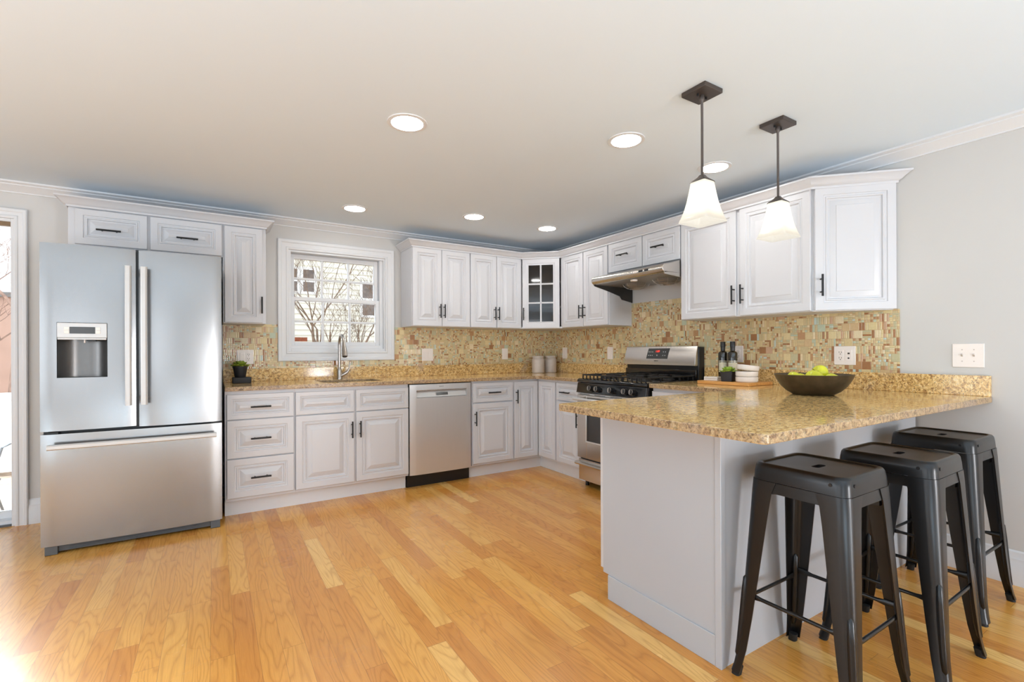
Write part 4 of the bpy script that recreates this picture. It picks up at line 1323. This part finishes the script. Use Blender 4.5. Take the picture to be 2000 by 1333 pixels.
# serving board and the things on it
BX0, BX1, BY0, BY1 = -0.357, -0.070, -2.626, -2.235
BZ = TOP + 0.0005
brd = tag(MB((-0.2135, -2.43, BZ)).prism(rrect(BX0, BY0, BX1, BY1, 0.006), BZ, BZ + 0.022).build('serving_board', M['board'], bevel=0.003),
          'light wooden serving board carrying bottles, plant and white bowls beside the range', 'serving board')
brd.location = (-0.2135, -2.43, BZ)
TZ = BZ + 0.0225
def bottle(x, y, label, rz):
    r = empty('oil_bottle', label, 'bottle', (x, y, TZ), rz, 'oil bottles on the serving board')
    MB().lathe([(0.001, 0), (0.029, 0), (0.032, 0.004), (0.032, 0.192), (0.029, 0.202), (0.018, 0.209), (0.0135, 0.214), (0.0135, 0.224)], (0, 0, 0), 28).build('glass_body', M['bottle'], r, smooth=40)
    MB().lathe([(0.0155, 0.211), (0.0160, 0.240), (0.0180, 0.242), (0.0180, 0.276), (0.0165, 0.279), (0.001, 0.279)], (0, 0, 0), 24).build('cap', M['blackpl'], r, smooth=35)
    n = 14
    def arc(z): return [(0.0324 * math.cos(a), 0.0324 * math.sin(a), z) for a in [PI + (i / n - 0.5) * 2.3 for i in range(n + 1)]]
    def arci(z): return [(0.0318 * math.cos(a), 0.0318 * math.sin(a), z) for a in [PI + (i / n - 0.5) * 2.3 for i in range(n + 1)]]
    def band(z0, z1):
        return [arc(z0) + arci(z0)[::-1], arc(z1) + arci(z1)[::-1]]
    lab = MB().loft(band(0.055, 0.128)).build('paper_label', M['cork'], r, smooth=30)
    MB().loft(band(0.134, 0.139)).build('label_band', M['cork'], r, smooth=30)
    return r
bottle(-0.128, -2.288, 'dark oil bottle with cream label, left one next to the range', 0.75)
bottle(-0.128, -2.366, 'dark oil bottle with cream label, right one in front of the outlet', 0.65)
pl2 = empty('potted_succulent', 'bright green succulent in square dark pot on the serving board', 'potted plant', (-0.292, -2.440, TZ), 0.2)
MB().loft([rr for rr in [[(x, y, z) for x, y in rrect(-h, -h, h, h, 0.006, 3)] for h, z in ((0.034, 0.0), (0.036, 0.002), (0.041, 0.066), (0.041, 0.070), (0.038, 0.070), (0.037, 0.062))]]).build('pot', M['blackceramic'], pl2, smooth=30)
mb = MB()
rosette(mb, (0, 0, 0.062), 0.060, 12, rng); 
mb.build('leaves', M['leaf2'], pl2, smooth=60)
def small_bowl(x, y, z, label, tilt=None, R=0.070, h=0.036):
    r = empty('white_bowl', label, 'bowl', (x, y, z), 0, 'stacked white bowls')
    MB().lathe([(0.001, 0), (R * 0.90, 0), (R * 0.97, 0.004), (R, 0.012), (R, h), (R - 0.004, h), (R - 0.005, 0.012), (R * 0.85, 0.006), (0.001, 0.005)], (0, 0, 0), 40).build('bowl_body', M['ceramic'], r, smooth=40)
    if tilt: r.rotation_euler = tilt
    return r
small_bowl(-0.262, -2.556, TZ, 'round white bowl at the bottom of the stack of three')
small_bowl(-0.262, -2.556, TZ + 0.0365, 'round white bowl in the middle of the stack of three')
small_bowl(-0.259, -2.560, TZ + 0.0800, 'round white bowl tilted on top of the stack of three', (0.09, 0.06, 0), R=0.070, h=0.034)
for k, lab in enumerate(('flat white ceramic slab on the serving board, lower of two behind the plant', 'flat white ceramic slab on the serving board, upper of two behind the plant')):
    s = MB().prism(rrect(-0.048, -0.055, 0.048, 0.055, 0.006), 0, 0.012).build('white_coaster', M['ceramic'], bevel=0.002)
    s.location = (-0.255, -2.305, TZ + k * 0.0135); s.rotation_euler = (0, 0, 0.04 * k)
    tag(s, lab, 'coaster', 'flat white slabs on the serving board')

# fruit bowl
BC = Vector((-0.600, -3.140, TOP))
fb = empty('fruit_bowl', 'wide dark bronze bowl of green apples on the peninsula', 'bowl', BC)
MB().lathe([(0.001, 0.002), (0.090, 0.0), (0.098, 0.003), (0.126, 0.020), (0.152, 0.046), (0.172, 0.078), (0.185, 0.108), (0.181, 0.109), (0.168, 0.080), (0.147, 0.050), (0.120, 0.026), (0.085, 0.012), (0.001, 0.010)], (0, 0, 0), 64).build('bowl_body', M['bowl'], fb, smooth=50)
def apple(p, r_, label, rot):
    e_ = empty('green_apple', label, 'apple', p, 0, 'green apples in the bronze bowl')
    pr = []
    for i in range(17):
        a = -PI / 2 + PI * i / 16
        rr = math.cos(a) * (1 + 0.06 * math.sin(a)); zz = math.sin(a) * 0.90
        if abs(math.sin(a)) > 0.9: zz *= 1 - (abs(math.sin(a)) - 0.9) * 1.6
        pr.append((max(rr * r_, 0.0005), zz * r_))
    b = MB().lathe(pr, (0, 0, 0), 28).build('fruit', M['apple'], e_, smooth=80)
    MB().tube([(0, 0, r_ * 0.70), (0.001, 0.001, r_ * 0.9), (0.003, 0.002, r_ * 1.05)], 0.0013, 6).build('stem', M['stem'], e_)
    e_.rotation_euler = rot
    return e_
rt = Vector((0.849, -0.529, 0)); fwv = Vector((0.529, 0.849, 0))
def at(r_, f_, z): return tuple(BC + rt * r_ + fwv * f_ + Vector((0, 0, z)))
apple(at(-0.088, 0.015, 0.084), 0.040, 'green apple low at the left side of the bowl', (0.5, 0.3, 0))
apple(at(-0.012, -0.030, 0.088), 0.045, 'green apple at the front centre of the bowl', (0.2, 0.5, 0))
apple(at(0.056, 0.030, 0.113), 0.043, 'green apple heaped highest in the bowl', (-0.5, -1.0, 0))
apple(at(0.074, -0.048, 0.078), 0.040, 'green apple low at the right front of the bowl', (0.4, 0.2, 0))
apple(at(-0.025, 0.082, 0.080), 0.036, 'green apple at the far side of the bowl behind the others', (0.1, 0.2, 0))

# ------------------------------------------------------------------ bar stools
def make_stool():
    r = empty('bar_stool', 'x', 'stool', (0, 0, 0), 0, 'black metal bar stools')
    S, H = 0.150, 0.760
    # seat: rounded square shell with raised lip, dished top and hand slot
    def rr(h, z, rad): return [Vector((x, y, z)) for x, y in rrect(-h, -h, h, h, rad, 5)]
    mb = MB()
    outer = [rr(S + 0.004, H - 0.058, 0.036), rr(S + 0.002, H - 0.030, 0.036), rr(S - 0.001, H - 0.010, 0.036), rr(S - 0.006, H - 0.002, 0.034), rr(S - 0.012, H, 0.032), rr(S - 0.018, H - 0.002, 0.030), rr(S - 0.022, H - 0.006, 0.028)]
    mb.loft(outer, cap=False)
    # dished top as ring to slot
    slot = [Vector((x, y, H - 0.008)) for x, y in rrect(-0.032, -0.013, 0.032, 0.013, 0.0125, 5)]
    mb.loft([outer[-1], slot], cap=False)
    mb.loft([slot, [p + Vector((0, 0, -0.010)) for p in slot]], cap=False)
    inner = [rr(S - 0.024, H - 0.011, 0.028), rr(S - 0.010, H - 0.012, 0.034), rr(S, H - 0.058, 0.034)]
    mb.loft([[p + Vector((0, 0, -0.010)) for p in slot]] + inner + [outer[0]], cap=False)
    seat = mb.build('seat', M['stool'], r, smooth=40)
    mb = MB()
    for sx, sy in ((1, 0), (-1, 0), (0, 1), (0, -1)):
        for k in (-1, 1):
            c = Vector((sx * (S + 0.001), sy * (S + 0.001), H - 0.026)) + Vector((sy, sx, 0)) * 0.105 * k
            n_ = Vector((sx, sy, 0))
            if k == 1: mb.tube([c, c + n_ * 0.003], 0.0055, 10)
    mb.build('rivet', M['black'], seat)
    # apron under the seat
    mb = MB()
    ap = [rr(S + 0.003, H - 0.060, 0.035), rr(S + 0.006, H - 0.096, 0.035)]
    ai = [rr(S - 0.001, H - 0.096, 0.033), rr(S - 0.004, H - 0.060, 0.033)]
    mb.loft(ap + ai + [ap[0]], cap=False)
    mb.build('apron', M['stool'], r, smooth=40)
    # legs: rounded corner channels, wide at the top and narrow at the foot
    def section(c, wd, rad, t, z):
        """L-shaped channel with rounded outer corner at (c,c), arms of width wd towards the centre"""
        o = [(c - wd, c)]
        for k in range(7):
            a = PI / 2 - PI / 2 * k / 6
            o.append((c - rad + rad * math.cos(a), c - rad + rad * math.sin(a)))
        o.append((c, c - wd))
        ri_ = rad - t
        i_ = [(c - t, c - wd)]
        for k in range(7):
            a = PI / 2 * k / 6
            i_.append((c - rad + ri_ * math.cos(a), c - rad + ri_ * math.sin(a)))
        i_.append((c - wd, c - t))
        return o, i_
    st = [(H - 0.059, 0.1555, 0.094, 0.036), (H - 0.10, 0.1585, 0.082, 0.036), (0.60, 0.1615, 0.076, 0.036), (0.40, 0.172, 0.062, 0.032), (0.22, 0.1815, 0.049, 0.028), (0.10, 0.1895, 0.040, 0.024), (0.04, 0.1975, 0.036, 0.020), (0.012, 0.2035, 0.036, 0.018)]
    for k in range(4):
        R_ = Matrix.Rotation(k * PI / 2, 3, 'Z')
        mb = MB()
        rings = []
        for z, c, wd, rad in st:
            o_, i_ = section(c, wd, rad, 0.004, z)
            rings.append([R_ @ Vector((x, y, z)) for x, y in o_ + i_])
        mb.loft(rings)
        # pressed rib along the outer corner
        d = Vector((1, 1, 0)).normalized()
        def cpt(z):
            for (z0, c0, w0, r0), (z1, c1, w1, r1) in zip(st, st[1:]):
                if z1 <= z <= z0:
                    u = (z0 - z) / (z0 - z1); c = c0 + (c1 - c0) * u; rd = r0 + (r1 - r0) * u
                    return Vector((c - rd + rd * 0.7071, c - rd + rd * 0.7071, z))
        path = [R_ @ (cpt(z) - d * 0.0035) for z in (0.355, 0.345, 0.29, 0.20, 0.12, 0.075, 0.065)]
        mb.tube(path, [0.003, 0.010, 0.012, 0.012, 0.011, 0.009, 0.003], 12)
        leg = mb.build('leg', M['stool'], r, smooth=40)
        mb = MB()
        rings = []
        for z, c in ((0.030, 0.2005), (0.0, 0.2055)):
            hh = 0.017
            rings.append([R_ @ Vector((x, y, z)) for x, y in rrect(c - 0.033, c - 0.033, c - 0.0045, c - 0.0045, 0.010, 4)])
        mb.loft(rings)
        mb.build('rubber_foot', M['rubber'], leg, smooth=40)
    # footrests
    for k in range(4):
        R_ = Matrix.Rotation(k * PI / 2, 3, 'Z')
        z = 0.270 if k % 2 == 0 else 0.292
        c = 0.169
        mb = MB()
        pth = [(-c + 0.010, c, z), (-c + 0.045, c, z), (-c + 0.065, c, z), (c - 0.065, c, z), (c - 0.045, c, z), (c - 0.010, c, z)]
        rings = []
        for (x, y, zz), (ry, rz_) in zip(pth, ((0.003, 0.011), (0.004, 0.010), (0.0065, 0.0065), (0.0065, 0.0065), (0.004, 0.010), (0.003, 0.011))):
            rings.append([R_ @ Vector((x, y + ry * math.cos(a), zz + rz_ * math.sin(a))) for a in [i * PI / 5 for i in range(10)]])
        mb.loft(rings)
        mb.build('footrest_bar', M['stool'], r, smooth=40)
    mb = MB()
    for sg in (1, -1):
        a = Vector((-0.125, -0.125 * sg, H - 0.112)); b = Vector((0.125, 0.125 * sg, H - 0.112))
        dd_ = (b - a).normalized(); nn = Vector((-dd_.y, dd_.x, 0)) * 0.012
        mb.loft([[a - nn, a + nn, a + nn + Vector((0, 0, 0.003)), a - nn + Vector((0, 0, 0.003))], [b - nn, b + nn, b + nn + Vector((0, 0, 0.003)), b - nn + Vector((0, 0, 0.003))]])
    for sx in (-1, 1):
        for sy in (-1, 1):
            mb.box(sx * 0.122 - 0.014, sy * 0.122 - 0.014, H - 0.128, sx * 0.122 + 0.014, sy * 0.122 + 0.014, H - 0.108)
    mb.build('cross_brace', M['blackpl'], r, bevel=0.001)
    return r
st0 = make_stool()
for i, (x, y, rz, lab) in enumerate(((-1.560, -3.620, 0.0, 'black metal backless bar stool nearest the camera, at the outer corner of the peninsula'),
                                     (-1.075, -3.680, 0.01, 'black metal backless bar stool in the middle of the row of three'),
                                     (-0.415, -3.620, -0.01, 'black metal backless bar stool farthest away, next to the right wall'))):
    o = st0 if i == 0 else copy_tree(st0)
    o.location = (x, y, 0); o.rotation_euler = (0, 0, rz); o['label'] = lab

# ------------------------------------------------------------------ outside the window and patio door
g = tag(MB().box(-20, 0.16, -0.40, 12, 22, -0.25).build('ground', M['mulch'], smooth=0), kind='structure')
hs = empty('neighbour_house', 'cream clapboard house seen through the kitchen window', 'house', (-1.0, 8.0, -0.25))
ho = (-1.0, 8.0, -0.25)
pf = []
z = -0.25
prof = [(8.4, -0.25)]
while z < 6.2:
    prof.append((7.972, z)); prof.append((8.0, z + 0.13)); z += 0.13
prof.append((8.4, z))
hx0, hx1 = -4.2, 6.0
MB(ho).extr(prof, 'x', hx0, hx1).build('siding_wall', M['siding'], hs, smooth=0)
def hwin(x0, x1, z0, z1, split=False):
    f = MB(ho)
    b = 0.06
    f.box(x0 - b, 7.94, z0 - b, x0, 7.99, z1 + b).box(x1, 7.94, z0 - b, x1 + b, 7.99, z1 + b).box(x0, 7.94, z1, x1, 7.99, z1 + b).box(x0, 7.94, z0 - b, x1, 7.99, z0)
    f.box(x0, 7.95, (z0 + z1) / 2 - .03, x1, 7.99, (z0 + z1) / 2 + .03)
    w_ = f.build('window', M['fence'], hs)
    MB(ho).box(x0, 7.965, z0, x1, 7.985, z1).build('pane', M['hwin'], w_)
# positions follow the panes seen through the upper sash
hwin(-1.84, -1.62, 2.62, 3.15); hwin(-1.49, -1.24, 2.62, 3.15); hwin(-0.08, 0.42, 2.10, 2.92); hwin(-3.4, -2.6, 2.2, 3.2)
MB(ho).box(hx0 - 0.3, 7.6, 6.2, hx1 + 0.3, 10.5, 6.35).build('roof', M['roofing'], hs)
ph = empty('neighbour_house', 'salmon coloured building glimpsed through the patio door', 'house', (-8.6, 10.0, -0.25))
MB((-8.6, 10.0, -0.25)).box(-11.0, 9.8, -0.25, -6.0, 12.0, 2.35).build('wall', M['pink'], ph)
MB((-8.6, 10.0, -0.25)).box(-11.1, 9.7, 2.35, -5.9, 12.1, 2.45).build('roof', M['roofing'], ph)
fn = empty('garden_fence', 'plain white vinyl fence outside the patio door', 'fence', (-6.4, 3.2, -0.25))
fo2 = (-6.4, 3.2, -0.25)
MB(fo2).box(-8.8, 3.20, -0.20, -4.0, 3.24, 0.62).build('panel', M['fence'], fn)
MB(fo2).box(-8.8, 3.18, 0.62, -4.0, 3.27, 0.70).build('rail', M['fence'], fn)
for px in (-8.6, -6.9, -5.2, -4.1):
    MB(fo2).box(px - .05, 3.15, -0.25, px + .05, 3.29, 0.80).build('post', M['fence'], fn, bevel=0.005)
ps = empty('plant_stand', 'grey bent iron garden stand outside the patio door', 'garden stand', (-5.05, 1.3, -0.25))
mb = MB((-5.05, 1.3, -0.25))
for sx in (-0.16, 0.16):
    mb.tube([(-5.05 + sx, 1.2, -0.25), (-5.05 + sx * 0.8, 1.3, 0.10), (-5.05 + sx * 1.1, 1.35, 0.34), (-5.05 + sx * 1.3, 1.42, 0.36)], 0.010, 8)
    mb.tube([(-5.05 + sx, 1.45, -0.25), (-5.05 + sx * 0.8, 1.33, 0.02), (-5.05 + sx, 1.2, 0.10)], 0.010, 8)
mb.tube([(-5.23, 1.3, 0.08), (-4.87, 1.3, 0.08)], 0.010, 8)
mb.build('iron_frame', M['grey'], ps)

def tree(name, label, base_, h, rng, mat, tr=0.07, spread=0.5, depth=5, nb=3, minr=0.004, stems=None):
    r = empty(name, label, 'tree', base_, 0, 'bare trees outside')
    mb = MB(); tw = MB()
    def grow(p, d, L, rad, lv):
        pts = [p]; rs = [rad]
        n = 5
        for i in range(n):
            d = (d + Vector((rng.uniform(-1, 1), rng.uniform(-1, 1), rng.uniform(-0.4, 0.6))) * 0.16).normalized()
            p = p + d * (L / n); pts.append(p); rs.append(rad * (1 - 0.42 * (i + 1) / n))
        (mb if lv <= 1 else tw).tube(pts, rs, 7 if lv <= 1 else 4)
        if lv >= depth: return
        k = nb + (1 if rng.random() > 0.5 else 0)
        for j in range(k):
            i = rng.randint(2, n)
            a = rng.uniform(0, 2 * PI)
            s = Vector((math.cos(a), math.sin(a), rng.uniform(0.1, 0.9))).normalized()
            dn = (d * (1 - spread) + s * spread).normalized()
            grow(pts[i], dn, L * rng.uniform(0.55, 0.78), max(rs[i] * 0.62, minr), lv + 1)
    for sd in (stems or [(rng.uniform(-.1, .1), 0, 1)]):
        grow(Vector((0, 0, 0)), Vector(sd).normalized(), h * 0.36, tr, 0)
    mb.build('trunk', mat, r, smooth=60)
    tw.build('branches', mat, r, smooth=60)
    return r
rng = random.Random(11)
tree('bare_tree', 'bare upright tree outside the kitchen window, left of the tap', (-1.84, 4.0, -0.25), 5.2, rng, M['bark'], 0.035, 0.5, 4, 3, 0.003)
tree('bare_tree', 'bare many-stemmed tree outside the kitchen window, behind the gooseneck tap', (-1.40, 5.3, -0.25), 5.2, rng, M['bark'], 0.034, 0.45, 4, 3, 0.003, [(-0.06, 0, 1), (0.22, 0, 1), (0.5, 0.1, 1)])
tree('bare_tree', 'reddish bare tree outside the patio door', (-5.75, 4.6, -0.25), 5.6, rng, M['twig'], 0.06, 0.55, 5, 3)
tree('bare_tree', 'second reddish bare tree outside the patio door, farther off', (-7.3, 8.2, -0.25), 6.0, rng, M['twig'], 0.08, 0.55, 5, 3)
for (x, y, w_, lab) in ((-1.6, 6.9, 1.1, 'brown dry hedge below the neighbour house window at left'), (0.4, 6.9, 1.3, 'brown dry hedge below the neighbour house at right')):
    b = empty('dry_hedge', lab, 'hedge', (x, y, -0.25), 0, 'dry hedges')
    mb = MB()
    for k in range(420):
        a = Vector((rng.uniform(-w_ / 2, w_ / 2), rng.uniform(-0.3, 0.3), 0.0))
        mb.tube([a, a + Vector((rng.uniform(-.2, .2), rng.uniform(-.1, .1), rng.uniform(0.5, 1.0))), a + Vector((rng.uniform(-.35, .35), rng.uniform(-.2, .2), rng.uniform(1.1, 1.45)))], [0.012, 0.009, 0.004], 4)
    mb.build('twigs', M['twig'], b, smooth=60)
    mb = MB().lathe([(0.06, 0), (0.05, 0.5), (0.02, 1.1)], (0, 0, 0), 8)
    mb.build('stem', M['bark'], b)
